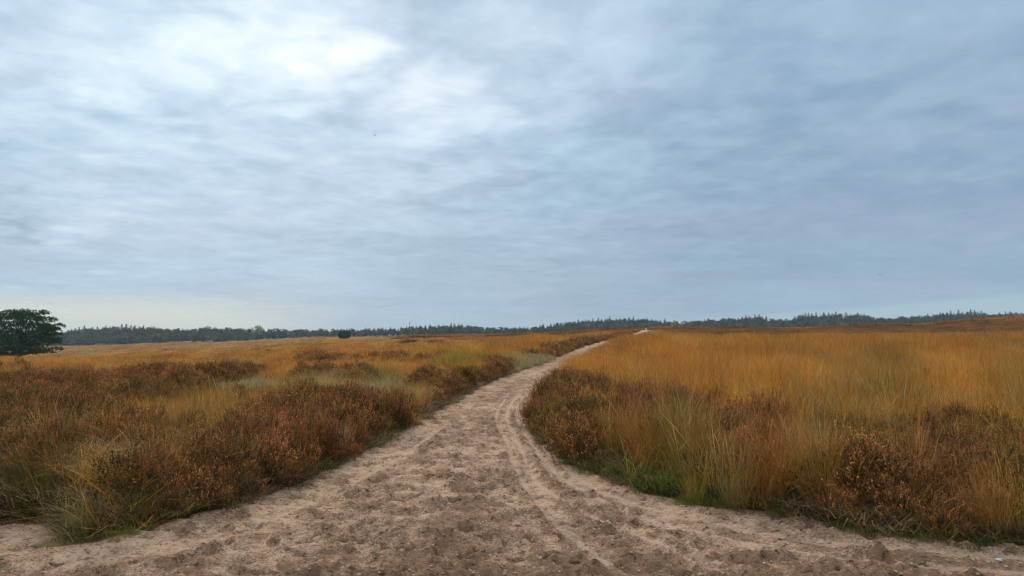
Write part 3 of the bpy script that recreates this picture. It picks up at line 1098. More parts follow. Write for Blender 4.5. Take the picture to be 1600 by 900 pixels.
SPEC = [('A', 4.6, 12.0, 0.145, 0.22), ('B', 12.0, 28.0, 0.215, 0.31), ('C', 28.0, 66.0, 0.46, 0.55), ('D', 66.0, 170.0, 1.05, 1.05), ('E', 170.0, 560.0, 3.0, 2.6)]
gP, hP, tP, mP = [], [], [], []
bush_spots = []
HCOL = np.array([0.46, 0.212, 0.072])
for bn, y0, y1, sg, sh in SPEC:
    # ---- grass
    X, Y, r_ = jgrid(y0, y1, sg, 11 + ord(bn))
    S = np.full(X.shape, 5.0)
    k = (np.abs(X) < 60) & (Y < 215)
    S[k] = sdf_sand(X[k], Y[k])
    k = S > np.where(X < 0, 0.05, 0.09)
    X, Y, S = X[k], Y[k], S[k]
    H, pale, tint, hf, verge = zones(X, Y, S)
    u = r_.random(len(X))
    keep = (u > H * 1.28) & (r_.random(len(X)) > pale * .85) & (r_.random(len(X)) > verge * np.where(X < 0, .35, np.where(X < 2.0, .9, .5)))
    X, Y, S, H, tint, hf = X[keep], Y[keep], S[keep], H[keep], tint[keep], hf[keep]
    Zs = base_z(X, Y, S)
    n = len(X)
    cl_ = fbm(X / (0.28 + Y * .018), Y / (0.4 + Y * .05), 3, 401)
    t = tint * (0.62 + 0.50 * r_.random((n, 1))) * (0.58 + 0.95 * cl_)[:, None]
    t = t * (1 + r_.normal(size=(n, 3)) * np.array([.05, .07, .10]))
    st = r_.random(n) < 0.13
    t[st] = np.array([0.60, 0.36, 0.12]) * (0.8 + .4 * r_.random((st.sum(), 1)))
    sc_ = (0.72 + 0.5 * r_.random(n)) * hf * (0.50 + 1.0 * fbm(X / (0.4 + Y * .03), Y / (.4 + Y * .03), 2, 71))
    low = np.clip(0.45 + S * 1.1, 0, 1)                      # shorter next to the track
    zs = sc_ * low
    scl = np.stack([np.ones(n), np.ones(n), zs * 1.08], -1) * (0.85 + .3 * r_.random((n, 1)))
    rot = np.stack([r_.normal(size=n) * .07, r_.normal(size=n) * .07, (r_.random(n) - .5) * 6.28], -1)
    gP.append((bn, np.stack([X, Y, Zs - .01], -1), r_.integers(0, 5, n), rot, scl, np.clip(t, 0.01, .8)))
    # ---- heather
    X, Y, r_ = jgrid(y0, y1, sh, 51 + ord(bn))
    S = np.full(X.shape, 5.0)
    k = (np.abs(X) < 60) & (Y < 215)
    S[k] = sdf_sand(X[k], Y[k])
    k = S > 0.12
    X, Y, S = X[k], Y[k], S[k]
    H, pale, tint, hf, verge = zones(X, Y, S)
    keep = (r_.random(len(X)) < H * 1.30 - 0.06) & (r_.random(len(X)) > pale * .9)
    X, Y, S, H = X[keep], Y[keep], S[keep], H[keep]
    n = len(X)
    Zs = base_z(X, Y, S)
    t = HCOL * (0.50 + 0.75 * r_.random((n, 1))) * (1 + r_.normal(size=(n, 3)) * np.array([.05, .05, .04]))
    t = t * (1 + np.array([-.02, -.06, -.02]) * sstep(Y, 80, 150)[:, None])
    old = (fbm(X / (1 + Y * .03), Y / (1 + Y * .05), 2, 81) > 0.56)
    t[old] = t[old] * np.array([0.80, 0.95, 0.80])
    s = (0.60 + .70 * r_.random(n)) * (0.7 + .60 * fbm(X / (.9 + Y * .03), Y / (.9 + Y * .03), 2, 85))
    if bn in 'AB':
        for q in range(n):
            bush_spots.append((X[q], Y[q], Zs[q], s[q], t[q], H[q]))
    else:
        s = s * np.where(X < 0, .85, 1.0)
        scl = np.stack([s, s, s * (0.75 + .3 * r_.random(n)) * (1 - .4 * sstep(Y, 50, 120))], -1)
        rot = np.stack([np.zeros(n), np.zeros(n), r_.random(n) * 6.28], -1)
        hP.append((bn, np.stack([X, Y, Zs - .01], -1), r_.integers(0, 4, n), rot, scl, np.clip(t, .01, .8)))

NAMES = {'A': 'foreground', 'B': 'near', 'C': 'middle', 'D': 'far', 'E': 'distant'}
for bn, p_, i_, ro, s_, t_ in gP:
    setp(scatter_obj('moor_grass', 'grass_' + bn, p_, i_, ro, s_, t_), cat='grass',
         label={'A': 'tall orange and olive moor grass right beside the sandy track', 'B': 'golden moor grass a few steps behind the foreground verge',
                'C': 'golden orange moor grass in the middle of the heath', 'D': 'orange moor grass running back toward the low ridges',
                'E': 'flat orange moor grass in front of the distant wood'}[bn])
print('instances', [len(a[1]) for a in gP], [len(a[1]) for a in hP], 'bush candidates', len(bush_spots))

# ---- heather: the bushes that show largest are objects, the rest is ground cover
bush_tpl = []
for k in range(6):
    rad, h = 0.30, 0.42
    bush_tpl.append((heather_mesh(f'bush_foliage_{k}', rad, h, 78, 8, 12, 0.0092, 0.0048, M_HEATH_O, 900 + k, rosy=0.15 + .1 * k, lumpy=.55, slen=.105),
                     stems_mesh(f'bush_stems_{k}', rad, h, 26, M_TWIG, 950 + k)))


def in_frame(x, y, z, m=0):
    px = 800 + F * x / y
    py = 515 - F * (z + .3 - EYE) / y
    return -m < px < 1600 + m and py < 930


bush_spots.sort(key=lambda b_: b_[1] / b_[3])
vis = [b_ for b_ in bush_spots if in_frame(b_[0], b_[1], b_[2])]
chosen = []
for b_ in vis:
    if len(chosen) >= 300:
        break
    if all((b_[0] - c[0]) ** 2 + (b_[1] - c[1]) ** 2 > 0.24 ** 2 for c in chosen):
        chosen.append(b_)
cid = set(id(c) for c in chosen)
rest = [b_ for b_ in bush_spots if id(b_) not in cid]


def region(x, y):
    lx = np.interp(y, [a[1] for a in LEFT], [a[0] for a in LEFT])
    if x < lx + 0.2:
        if lx - x < 2.6:
            if y < 8.0:
                return 'rusty heather bush low on the left verge near the bottom of the photo', 'heather bushes on the near left verge'
            return 'dark brown heather bush in the bank along the left edge of the sandy track', 'heather bushes banked along the left edge of the track'
        return 'brown heather bush in the open heather field left of the track', 'heather bushes in the open field on the left'
    if y > 10.2 and x < 3.2:
        return 'dark brown heather bush in the dense clump where the track bends on the right', 'heather bushes in the clump at the bend'
    if y < 6.9:
        return 'low dark heather bush at the right verge against the bare sand', 'heather bushes along the near right verge'
    return 'pinkish brown heather bush among orange grass right of the track', 'heather bushes among the grass on the right'


proto = {}
for k in range(6):
    pass
for q, (x, y, z, s, t, H_) in enumerate(chosen):
    k = q % 6
    if k not in proto:
        rt = empty('heather_bush', (0, 0, 0))
        fo = obj('foliage', bush_tpl[k][0], rt)
        st_ = obj('stems', bush_tpl[k][1], rt)
        proto[k] = (rt, fo, st_)
        parts = (fo, st_)
    else:
        rt = proto[k][0].copy()
        COL.objects.link(rt)
        parts = []
        for c in proto[k][1:]:
            d = c.copy()
            COL.objects.link(d)
            d.parent = rt
            parts.append(d)
    rt.location = (x, y, z - .01)
    rt.rotation_euler = (0, 0, random.random() * 6.28)
    sf = s * (0.80 if y < 7.0 else 0.95)
    rt.scale = (sf, sf, sf * random.uniform(.9, 1.2))
    parts[0].color = (float(t[0]), float(t[1]), float(t[2]), 1)
    lb, gr = region(x, y)
    setp(rt, lb, 'heather', gr)
if rest:
    rA = np.array([[b_[0], b_[1], b_[2] - .01] for b_ in rest])
    sA = np.array([[b_[3]] * 3 for b_ in rest])
    tA = np.array([b_[4] for b_ in rest])
    n = len(rest)
    hP.insert(0, ('B', rA, rng.integers(0, 4, n), np.stack([np.zeros(n), np.zeros(n), rng.random(n) * 6.28], -1), sA, tA))
for k, (bn, p_, i_, ro, s_, t_) in enumerate(hP):
    setp(scatter_obj('heather_cover', 'heather_' + bn, p_, i_, ro, s_, t_), cat='heather',
         label=['smaller brown heather filling in between the nearer bushes', 'brown heather carpet in the middle distance left of the track',
                'dark heather on the ground before the ridges', 'dense reddish brown heather covering the distant ridge'][k])

# ---- short green turf on the verges, pale mats, crumbs of sand
X, Y, r_ = jgrid(4.8, 32, 0.085, 808)
k = (np.abs(X) < 8)
X, Y = X[k], Y[k]
S = sdf_sand(X, Y)
rightside = X > np.interp(Y, [4, 6.2, 8.8, 12, 20, 33], [1.5, 1.2, .2, -.4, 0, 2])
g = fbm(X / 0.5, Y / 0.5, 2, 820)
lim = np.where(rightside, np.interp(X, [0, 1.7, 2.3], [.60, .42, .14]), 0.30)
k = (S > -0.10 + .12 * g) & (S < lim) & (r_.random(len(X)) < np.where(rightside, sstep(g, .36, .60) * .85, sstep(g, .54, .66) * .55) * np.clip(1.25 - Y / 22, 0.15, 1))
X, Y, S = X[k], Y[k], S[k]
n = len(X)
t = np.array([0.15, 0.17, 0.028]) * (0.35 + .9 * r_.random((n, 1))) + np.array([.12, .08, .02]) * (r_.random((n, 1)) ** 3)
s = (0.7 + .9 * r_.random(n)) * (0.8 + 0.9 * sstep(S, 0, .35))
setp(scatter_obj('verge_turf', 'turf', np.stack([X, Y, base_z(X, Y, S) - .005], -1), r_.integers(0, 4, n),
                 np.stack([0 * X, 0 * X, r_.random(n) * 6.28], -1), np.stack([s, s, s], -1), t),
     'short green turf creeping along both edges of the sand', 'grass')
X, Y, r_ = jgrid(4.8, 40, 0.13, 858)
k = (np.abs(X) < 12)
X, Y = X[k], Y[k]
S = sdf_sand(X, Y)
k = (S > -0.05) & (S < .45) & (r_.random(len(X)) < np.where((X > 0) & (X < 2) & (Y < 11), .15, .55))
X, Y, S = X[k], Y[k], S[k]
n = len(X)
t = np.array([0.30, 0.19, 0.085]) * (0.35 + .8 * r_.random((n, 1)))
s = (.30 + .5 * r_.random(n)) * (.55 + 1.2 * sstep(S, -.05, .3))
setp(scatter_obj('dry_litter', 'mats', np.stack([X, Y, base_z(X, Y, S) - .005], -1), r_.integers(0, 4, n),
                 np.stack([0 * X, 0 * X, r_.random(n) * 6.28], -1), np.stack([s, s, s * .9], -1), t),
     'dead brown stalks and litter fringing the sand', 'litter')
X, Y, r_ = jgrid(9, 60, 0.24, 909)
S = sdf_sand(X, Y)
pale = np.zeros(X.shape)
for pz in Z_PALE:
    pale = np.maximum(pale, pmask(X, Y, pz, .15))
k = (S > .1) & (r_.random(len(X)) < pale)
X, Y, S = X[k], Y[k], S[k]
n = len(X)
t = np.array([0.50, 0.36, 0.165]) * (0.55 + .6 * r_.random((n, 1))) * (1 - np.array([.2, .1, .3]) * (r_.random((n, 1)) < .3))
s = 1.0 + .8 * r_.random(n)
setp(scatter_obj('pale_mat', 'mats', np.stack([X, Y, base_z(X, Y, S) + .01], -1), r_.integers(0, 4, n),
                 np.stack([0 * X, 0 * X, r_.random(n) * 6.28], -1), np.stack([s, s, s * 1.2], -1), t),
     'pale grey green mats of bleached moss and dead grass left of the track', 'moss')

# crumbs lie on the rendered sand surface: take them from its own vertices
cand = ins[(SD[ins] < 0.0) & (GY[ins] < 13) & (np.abs(GX[ins]) < 0.75 * GY[ins] + 1)]
pr = churnv[cand] ** 3 * np.clip(GY[cand], 3, 13) ** 2
pr = pr / pr.sum()
pick = rng.choice(cand, size=9000, replace=False, p=pr)
n = len(pick)
s = 0.0035 + 0.010 * rng.random(n) ** 4
t = np.array([0.40, 0.28, 0.20]) * (0.55 + .75 * rng.random((n, 1)))
setp(scatter_obj('sand_crumbs', 'crumbs', np.stack([GX[pick], GY[pick], GZ[pick] + s * .3], -1), rng.integers(0, 4, n),
                 rng.random((n, 3)) * 6.28 * np.array([.1, .1, 1]), np.stack([s, s * (.7 + .6 * rng.random(n)), s], -1), t),
     'loose crumbs of damp sand scattered over the track', 'sand')

# ================================================================== single grass tussocks that stand out
tus = []
for k in range(5):
    tus.append(tuft_mesh(f'tussock_{k}', 260, 0.85, 0.17, 0.0045, lean=0.45, arch=0.9, seg=5, wind=(-0.60, 0.02), mat=M_GRASS_O, green=.5,
                         flop=0.25, head=.12, seed=700 + k))
tusu = []
for k in range(4):
    tusu.append(tuft_mesh(f'upright_tussock_{k}', 200, 0.85, 0.13, 0.0045, lean=0.28, arch=0.35, seg=4, wind=(0.03, 0), mat=M_GRASS_O,
                          green=.45, head=.4, seed=740 + k))
OL, OR, PL, RD, GN = (0.17, 0.13, 0.028), (0.50, 0.235, 0.05), (0.55, 0.42, 0.19), (0.46, 0.15, 0.03), (0.16, 0.18, 0.03)
TUS = [   # px, py of the foot, mesh, size, colour, label
    (-40, 785, 0, .72, OL, 'drooping olive grass tussock at the left border above the pale side track'),
    (5, 765, 0, .78, OL, 'large olive grass tussock bent to the left in the lower left corner'),
    (45, 792, 0, .60, OL, 'dark olive grass tussock hanging over the pale patch of side track'),
    (118, 770, 0, .66, (0.34, 0.22, 0.06), 'brownish windblown grass tussock behind the pale side track'),
    (60, 745, 0, .74, OR, 'orange topped grass tussock leaning left above the olive ones'),
    (150, 752, 0, .72, OR, 'rusty orange tussock with a crest of long bent blades at lower left'),
    (190, 785, 0, .55, PL, 'straw coloured tussock spilling down the left mound'),
    (118, 835, 1, 0.42, (0.30, 0.26, 0.08), 'small yellow green tuft on the tip of the left mound'),
    (235, 822, 1, 0.30, GN, 'bright green tuft at the foot of the left mound'),
    (210, 828, 1, 0.30, GN, 'low green tuft beside the dark cut in the left bank'),
    (375, 785, 1, 0.28, GN, 'small green tuft between the left heather and the sand'),
    (525, 722, 1, 0.50, PL, 'pale straw tuft at the front of the left heather bank'),
    (345, 652, 1, .6, (0.34, 0.27, 0.06), 'yellow olive tussock behind the left heather bank'),
    (617, 622, 1, .6, (0.26, 0.14, 0.03), 'dark reddish brown tussock standing in the pale grass'),
    (452, 632, 1, .55, (0.30, 0.27, 0.05), 'yellow green tussock at the left end of the pale grass'),
    (1085, 790, 1, 0.62, (0.44, 0.25, 0.045), 'upright golden tuft on the green verge right of the track'),
    (1290, 805, 1, .85, OR, 'bright orange tussock fanning out at the right verge'),
    (1262, 798, 1, 0.75, (0.40, 0.26, 0.05), 'golden tuft just left of the fanning orange tussock'),
    (1425, 800, 1, .85, OR, 'tall orange tussock between two heather bushes at right'),
    (1560, 848, 1, 0.62, OR, 'low orange tussock at the sand edge near the right border'),
    (1600, 850, 1, 0.66, (0.52, 0.27, 0.05), 'golden orange tussock cut by the right border'),
    (1535, 845, 1, 0.55, (0.44, 0.19, 0.04), 'small rusty tuft beside the low dark heather at lower right'),
    (1005, 752, 1, .8, RD, 'red orange tussock nearest to the green verge at the bend'),
    (960, 735, 1, 0.8, (0.46, 0.24, 0.06), 'tan tussock leaning over the green verge at the bend'),
    (1050, 745, 1, .8, (0.33, 0.25, 0.05), 'tall olive gold tussock right of the red orange one'),
    (1150, 800, 1, 0.8, (0.38, 0.21, 0.06), 'brown straw tussock at the right verge'),
    (1135, 802, 1, 0.28, (0.36, 0.34, 0.13), 'tiny pale green tuft at the sand edge on the right'),
    (1200, 800, 1, 0.85, RD, 'rusty red tussock behind the right verge'),
]
for q, (px, py, kd, s, c, lb) in enumerate(TUS):
    x, y = at(px, py)
    sd_ = float(sdf_sand(np.array([x]), np.array([y]))[0])
    while sd_ < 0.05:
        y += 0.05
        x += 0.03 if px > 800 else -0.02
        sd_ = float(sdf_sand(np.array([x]), np.array([y]))[0])
    z = float(base_z(np.array([x]), np.array([y]))[0])
    o = obj('grass_tussock', (tus if kd == 0 else tusu)[q % (5 if kd == 0 else 4)])
    o.location = (x, y, z - .02)
    o.rotation_euler = (0, 0, random.uniform(-.5, .5) if kd == 0 else random.random() * 6.28)
    o.scale = (s, s, s)
    o.color = (c[0], c[1], c[2], 1)
    setp(o, lb, 'grass tussock')

# ================================================================== lone pine and lone bush
def leaf_cloud(mb, centres, radii, per, ln, wd, colf, r_, flat=1.0, outward=.5):
    for c, rd in zip(centres, radii):
        n = per
        d = r_.normal(size=(n, 3))
        d /= np.linalg.norm(d, axis=1)[:, None]
        rr = r_.random(n) ** (1 / 2.2)
        p_ = np.asarray(c) + d * rr[:, None] * np.asarray(rd)
        ax = d * outward + r_.normal(size=(n, 3)) * .6 + np.array([0, 0, .35])
        ax /= np.linalg.norm(ax, axis=1)[:, None]
        quads_at(mb, p_, ax, ln * (0.6 + .8 * r_.random(n)), wd * (0.6 + .8 * r_.random(n)), colf(n), r_)


xp, yp = at(31, 563.5)
zp = float(zm(xp, yp)) + 0.30
pu = yp / F                                  # metres per photo pixel at the pine
pine = setp(empty('pine_tree', (xp, yp, zp)), 'broad dark green pine standing alone at the left edge', 'tree')
mb = MB()
r_ = np.random.default_rng(42)
one = np.array([1., 1, 1])
mb.tube([(0, 0, -.3), (0.03, 0, .5), (-.08, .1, 1.1), (.05, .1, 2.0), (0.1, 0, 3.0), (0, 0, 4.6)], [.26, .20, .18, .14, .09, .03], one, 9)
pads = []
PADS = [  # image offsets from the foot (px), half sizes (px)
    (-52, -22, 15, 5), (-40, -38, 16, 6), (-46, -52, 13, 6), (-30, -64, 13, 6), (-14, -69, 11, 6), (2, -71, 12, 6), (16, -68, 9, 5), (31, -60, 8, 6),
    (40, -50, 9, 5), (26, -47, 12, 6), (8, -55, 15, 7), (-14, -52, 15, 7), (-30, -44, 14, 6), (46, -43, 7, 4), (24, -34, 15, 6), (40, -27, 15, 5),
    (52, -26, 6, 4), (0, -40, 16, 7), (-22, -30, 16, 7), (18, -20, 15, 5), (34, -13, 12, 4.5), (22, -9, 15, 3.5), (-18, -14, 16, 6), (-40, -8, 14, 5),
    (-2, -24, 15, 5), (-2, -14, 13, 4), (-28, -5, 10, 3.5), (12, -62, 12, 6), (-34, -22, 14, 6), (-20, -62, 12, 6), (44, -36, 9, 4), (34, -40, 12, 5)]
for (dx, dy, hx, hy) in PADS:
    for rep in range(4):
        lim = math.sqrt(max(0.05, 1 - (dx / 58) ** 2))
        dep = (rep - 1.5) * 19 * lim * (.6 + .8 * r_.random())
        sxx = dx + r_.normal() * 1.5
        c = np.array([sxx * pu, dep * pu, -dy * pu]) + r_.normal(size=3) * .12
        c[2] = max(c[2], .80 if abs(c[0]) < 2.2 else .60)
        pads.append((c, np.array([hx * pu * .92, hx * pu * .95, hy * pu * 1.35])))
for c, rd in pads:
    hgt = min(max(c[2] * .55, .35), 3.2)
    base = np.array([0.0, 0.0, hgt])
    mid = (base + c) / 2 + np.array([0, 0, .12]) + r_.normal(size=3) * .12
    mb.tube([base, mid, c - np.array([0, 0, rd[2] * .3])], [.06, .04, .012], one, 5)
obj('trunk', mb.mesh('pine_trunk', M_BARK, True), pine)
mb = MB()


def pine_col(n):
    return np.array([0.050, 0.095, 0.040]) * (0.5 + .9 * r_.random((n, 1))) * (1 + np.array([.3, .1, 0]) * r_.random((n, 1)))


for c, rd in pads:      # needle tufts: small upright brushes sitting on each pad
    nt_ = 62
    d = r_.normal(size=(nt_, 3))
    d /= np.linalg.norm(d, axis=1)[:, None]
    d[:, 2] = np.abs(d[:, 2]) * 1.0 - .25
    tc_ = c + d * rd * (0.6 + .5 * r_.random((nt_, 1)))
    for q in range(nt_):
        m_ = 13
        ax = r_.normal(size=(m_, 3)) * .75 + np.array([0, 0, .8]) + d[q] * .6
        ax /= np.linalg.norm(ax, axis=1)[:, None]
        cl = np.array([0.048, 0.105, 0.030]) * (0.55 + .8 * r_.random())
        quads_at(mb, tc_[q] + ax * .10, ax, np.full(m_, .20), np.full(m_, .036), np.tile(cl, (m_, 1)) * (.8 + .4 * r_.random((m_, 1))), r_)
cr = obj('crown', mb.mesh('pine_crown', M_TREE_O), pine)
cr.color = (1, 1, 1, 1)

xb, yb = at(538, 530.5)
zb = float(zm(xb, yb)) + .25
bu = yb / F
shr = setp(empty('round_bush', (xb, yb, zb)), 'compact round dark green tree standing alone in front of the distant wood', 'tree')
mb = MB()
mb.tube([(0, 0, -.2), (.05, 0, .8), (0, .05, 1.8)], [.14, .1, .04], one, 6)
for k in range(6):
    a = k * 1.05
    mb.tube([(0, 0, .5), (math.cos(a) * .7, math.sin(a) * .7, 1.1), (math.cos(a) * 1.2, math.sin(a) * 1.2, 1.8)], [.05, .035, .01], one, 4)
obj('trunk', mb.mesh('bush_trunk', M_BARK), shr)
mb = MB()
cs_, rs_ = [], []
for k in range(70):
    d = r_.normal(size=3)
    d /= np.linalg.norm(d)
    d = np.sign(d) * np.abs(d) ** .7
    cs_.append(np.array([0, 0, 6.6 * bu]) + d * np.array([7.6, 7.6, 4.6]) * bu)
    rs_.append(np.array([2.6, 2.6, 1.8]) * bu)
leaf_cloud(mb, cs_, rs_, 80, .26, .12, lambda n: np.array([0.030, 0.060, 0.020]) * (0.4 + .9 * r_.random((n, 1))), r_)
cr = obj('crown', mb.mesh('bush_crown', M_TREE_O), shr)
cr.color = (1, 1, 1, 1)

# ================================================================== the distant wood
def decid(name, seed, mat, h=1.0):
    """unit tree, height 1: lobed crown; returns (trunk, crown) meshes"""
    r_ = np.random.default_rng(seed)
    mt = MB()
    mt.tube([(0, 0, -.05), (.01, 0, .25), (0, .01, .7)], [.022, .016, .006], one, 5)
    mc = MB()
    nl_ = 16
    cs_, rs_ = [], []
    for k in range(nl_):
        a = r_.random() * 6.28
        zz = 0.25 + .62 * r_.random()
        rad = .30 * math.sqrt(max(.05, 1 - ((zz - .48) / .50) ** 2)) * (.5 + .5 * r_.random())
        c = np.array([math.cos(a) * rad, math.sin(a) * rad, zz])
        cs_.append(c)
        rs_.append(np.array([.15, .15, .105]) * (.8 + .5 * r_.random()))
        mt.tube([(0, 0, .2 + .2 * zz), c * .6 + np.array([0, 0, .15]), c], [.012, .008, .003], one, 4)
    tone = {}
    for c, rd in zip(cs_, rs_):
        tn = .70 + .6 * r_.random()
        leaf_cloud(mc, [c], [rd], 42, .055, .036, lambda n: np.ones((n, 3)) * tn * (0.65 + .7 * r_.random((n, 1))), r_, outward=.2)
    return mt.mesh(name + '_trunk', M_BARK), mc.mesh(name + '_crown', mat)


def spruce(name, seed, mat, slim=1.0):
    r_ = np.random.default_rng(seed)
    mt = MB()
    mt.tube([(0, 0, -.05), (0, 0, .5), (0, 0, .985)], [.018, .011, .002], one, 5)
    mc = MB()
    nt_ = 17
    for k in range(nt_):
        t_ = k / (nt_ - 1)
        zz = .10 + .88 * t_
        rad = slim * .21 * (1 - t_) ** .72 + .012
        nb_ = max(8, int(12 * (1 - t_) + 6))
        for j in range(nb_):
            a = r_.random() * 6.28
            ln = rad * (.65 + .6 * r_.random())
            m_ = max(3, int(10 * (1 - t_) + 2))
            s_ = np.linspace(.15, 1, m_)
            cen = np.stack([np.cos(a) * ln * s_, np.sin(a) * ln * s_, zz - .25 * ln * s_ ** 1.5 + 0 * s_], -1) + r_.normal(size=(m_, 3)) * .008
            ax = np.tile([math.cos(a) * .6, math.sin(a) * .6, -.25], (m_, 1)) + r_.normal(size=(m_, 3)) * .45
            ax /= np.linalg.norm(ax, axis=1)[:, None]
            quads_at(mc, cen, ax, np.full(m_, .050) * (1.15 - t_ * .55), np.full(m_, .032) * (1.15 - t_ * .5),
                     np.ones((m_, 3)) * (0.55 + .9 * r_.random((m_, 1))), r_)
    cc = np.array([[0, 0, .97]])
    quads_at(mc, cc, np.array([[0, 0, 1.]]), np.array([.07]), np.array([.012]), np.ones((1, 3)), r_)
    return mt.mesh(name + '_trunk', M_BARK), mc.mesh(name + '_crown', mat)


DEC = [decid(f'leafy_{k}', 1100 + k, M_TREE_O) for k in range(6)]
SPR = [spruce(f'spruce_{k}', 1200 + k, M_TREE_O, (.8, 1.0, 1.25, .9)[k % 4]) for k in range(5)]
for k in range(4):
    template('wood', f'wood_leafy_{k}', decid(f'wl_{k}', 1300 + k, M_TREE)[1])
for k in range(3):
    template('wood', f'wood_spruce_{k}', spruce(f'ws_{k}', 1400 + k, M_TREE, 1.1)[1])

SKY_L = np.array([(-300, 512), (-50, 518), (40, 520), (90, 520), (112, 514), (140, 510), (200, 507.5), (240, 510), (270, 513), (330, 510.5), (385, 512), (430, 513), (500, 513.5),
                  (560, 512), (610, 511.5), (640, 509), (700, 506), (735, 507), (755, 510), (790, 511), (840, 508.5), (880, 502), (920, 498.5), (960, 496.5), (1010, 496),
                  (1040, 500.5), (1075, 501), (1110, 498), (1150, 495), (1190, 492.5), (1207, 497), (1232, 498), (1250, 490), (1320, 488.5), (1352, 490), (1366, 495), (1415, 494),
                  (1450, 489), (1492, 487), (1528, 485.5), (1545, 490), (1572, 487), (1600, 488), (1900, 485)], float)
SPIKY = [(-400, -100), (105, 232), (560, 640), (648, 745), (800, 1045), (1128, 1205), (1240, 1362), (1444, 1534), (1560, 1580), (1700, 1900)]


def skyline(px):
    return np.interp(px, SKY_L[:, 0], SKY_L[:, 1])


def spiky(px):
    return any(a <= px <= c for a, c in SPIKY)


r_ = np.random.default_rng(99)
tree_proto = {}


def place_tree(kind, px, Y, ytop, width, col, label, group, name):
    X = (px - 800) / F * Y
    z = float(zm(X, Y))
    ztop = EYE + (515 - ytop) / F * Y
    h = max(ztop - z, 3.0)
    k = int(r_.integers(0, len(DEC) if kind == 'd' else len(SPR)))
    key = (kind, k)
    src = (DEC if kind == 'd' else SPR)[k]
    if key not in tree_proto:
        rt = empty(name, (0, 0, 0))
        a = obj('trunk', src[0], rt)
        c = obj('crown', src[1], rt)
        tree_proto[key] = (rt, a, c)
    else:
        rt = tree_proto[key][0].copy()
        rt.name = name
        COL.objects.link(rt)
        a = tree_proto[key][1].copy()
        c = tree_proto[key][2].copy()
        for q in (a, c):
            COL.objects.link(q)
            q.parent = rt
    rt.location = (X, Y, z - .1)
    rt.rotation_euler = (0, 0, r_.random() * 6.28)
    rt.scale = (h * width, h * width, h)
    c.color = (col[0], col[1], col[2], 1)
    setp(rt, label, 'tree', group)
    return rt


def part_of_wood(px):
    return 'left' if px < 560 else ('middle' if px < 860 else ('path' if px < 1100 else 'right'))


WH = {'left': 'behind the orange field at left', 'middle': 'between round bush and track',
      'path': 'straight behind the end of the track', 'right': 'behind the heather ridge at right'}
SPC = (0.026, 0.048, 0.036)
nS = nD = 0
px = -60.0
while px < 1680:                                  # skyline row
    if spiky(px):
        yt = skyline(px) + .6 + r_.normal() * 1.2
        c = np.array(SPC) * r_.uniform(.7, 1.25)
        pw = part_of_wood(px)
        place_tree('s', px, r_.uniform(640, 760), yt - (2 if r_.random() < .2 else 0), r_.uniform(1.2, 1.7), c,
                   'spiky spruce on the skyline of the wood ' + WH[pw], 'skyline spruces ' + WH[pw], 'spruce_tree')
        px += r_.uniform(4.5, 8.5)
        nS += 1
    else:
        yt = skyline(px) + r_.normal() * .8
        c = np.array([0.050, 0.066, 0.038]) * r_.uniform(.75, 1.2)
        pw = part_of_wood(px)
        place_tree('d', px, r_.uniform(640, 740), yt, r_.uniform(1.0, 1.5), c,
                   'rounded crown on the skyline of the wood ' + WH[pw], 'skyline round crowns ' + WH[pw], 'leafy_tree')
        px += r_.uniform(8, 13)
        nD += 1
px = -55.0
FRONT = [(0.125, 0.120, 0.082), (0.085, 0.095, 0.055), (0.14, 0.115, 0.082), (0.055, 0.075, 0.042), (0.10, 0.12, 0.075), (0.045, 0.062, 0.040)]
while px < 1670:                                  # front belt
    ground_y = 515 - F * (float(zm((px - 800) / F * 568, 568)) - EYE) / 568
    sk = skyline(px)
    fr = ground_y - (ground_y - sk) * r_.uniform(.42, .66)
    c = np.array(FRONT[int(r_.integers(0, 6))]) * r_.uniform(.8, 1.2)
    pw = part_of_wood(px)
    tn = 'grey' if c[0] > c[1] else 'green'
    place_tree('d', px, r_.uniform(560, 590), fr, r_.uniform(1.0, 1.6), c,
               'low ' + tn + ' tree at the foot of the wood ' + WH[pw], 'front belt ' + tn + ' trees ' + WH[pw], 'leafy_tree')
    px += r_.uniform(10, 15)
    nD += 1
print('trees', nS, nD)
place_tree('d', 401, 640, 507.5, 1.5, (0.34, 0.33, 0.17), 'pale yellowish crown rising above the wood at left', None, 'leafy_tree')
place_tree('d', 1053, 600, 501.5, 1.1, (0.26, 0.21, 0.06), 'yellow autumn tree at the right of the track end', None, 'leafy_tree')
place_tree('d', 917, 640, 504, 1.2, (0.26, 0.19, 0.05), 'small golden tree halfway up the wood left of the track end', None, 'leafy_tree')
place_tree('d', 243, 620, 517, 1.3, (0.17, 0.19, 0.06), 'lighter yellow green crown amid the left part of the wood', None, 'leafy_tree')
place_tree('d', 455, 575, 516, 1.5, (0.17, 0.18, 0.10), 'pale green rounded tree at the front of the wood before the round bush', None, 'leafy_tree')
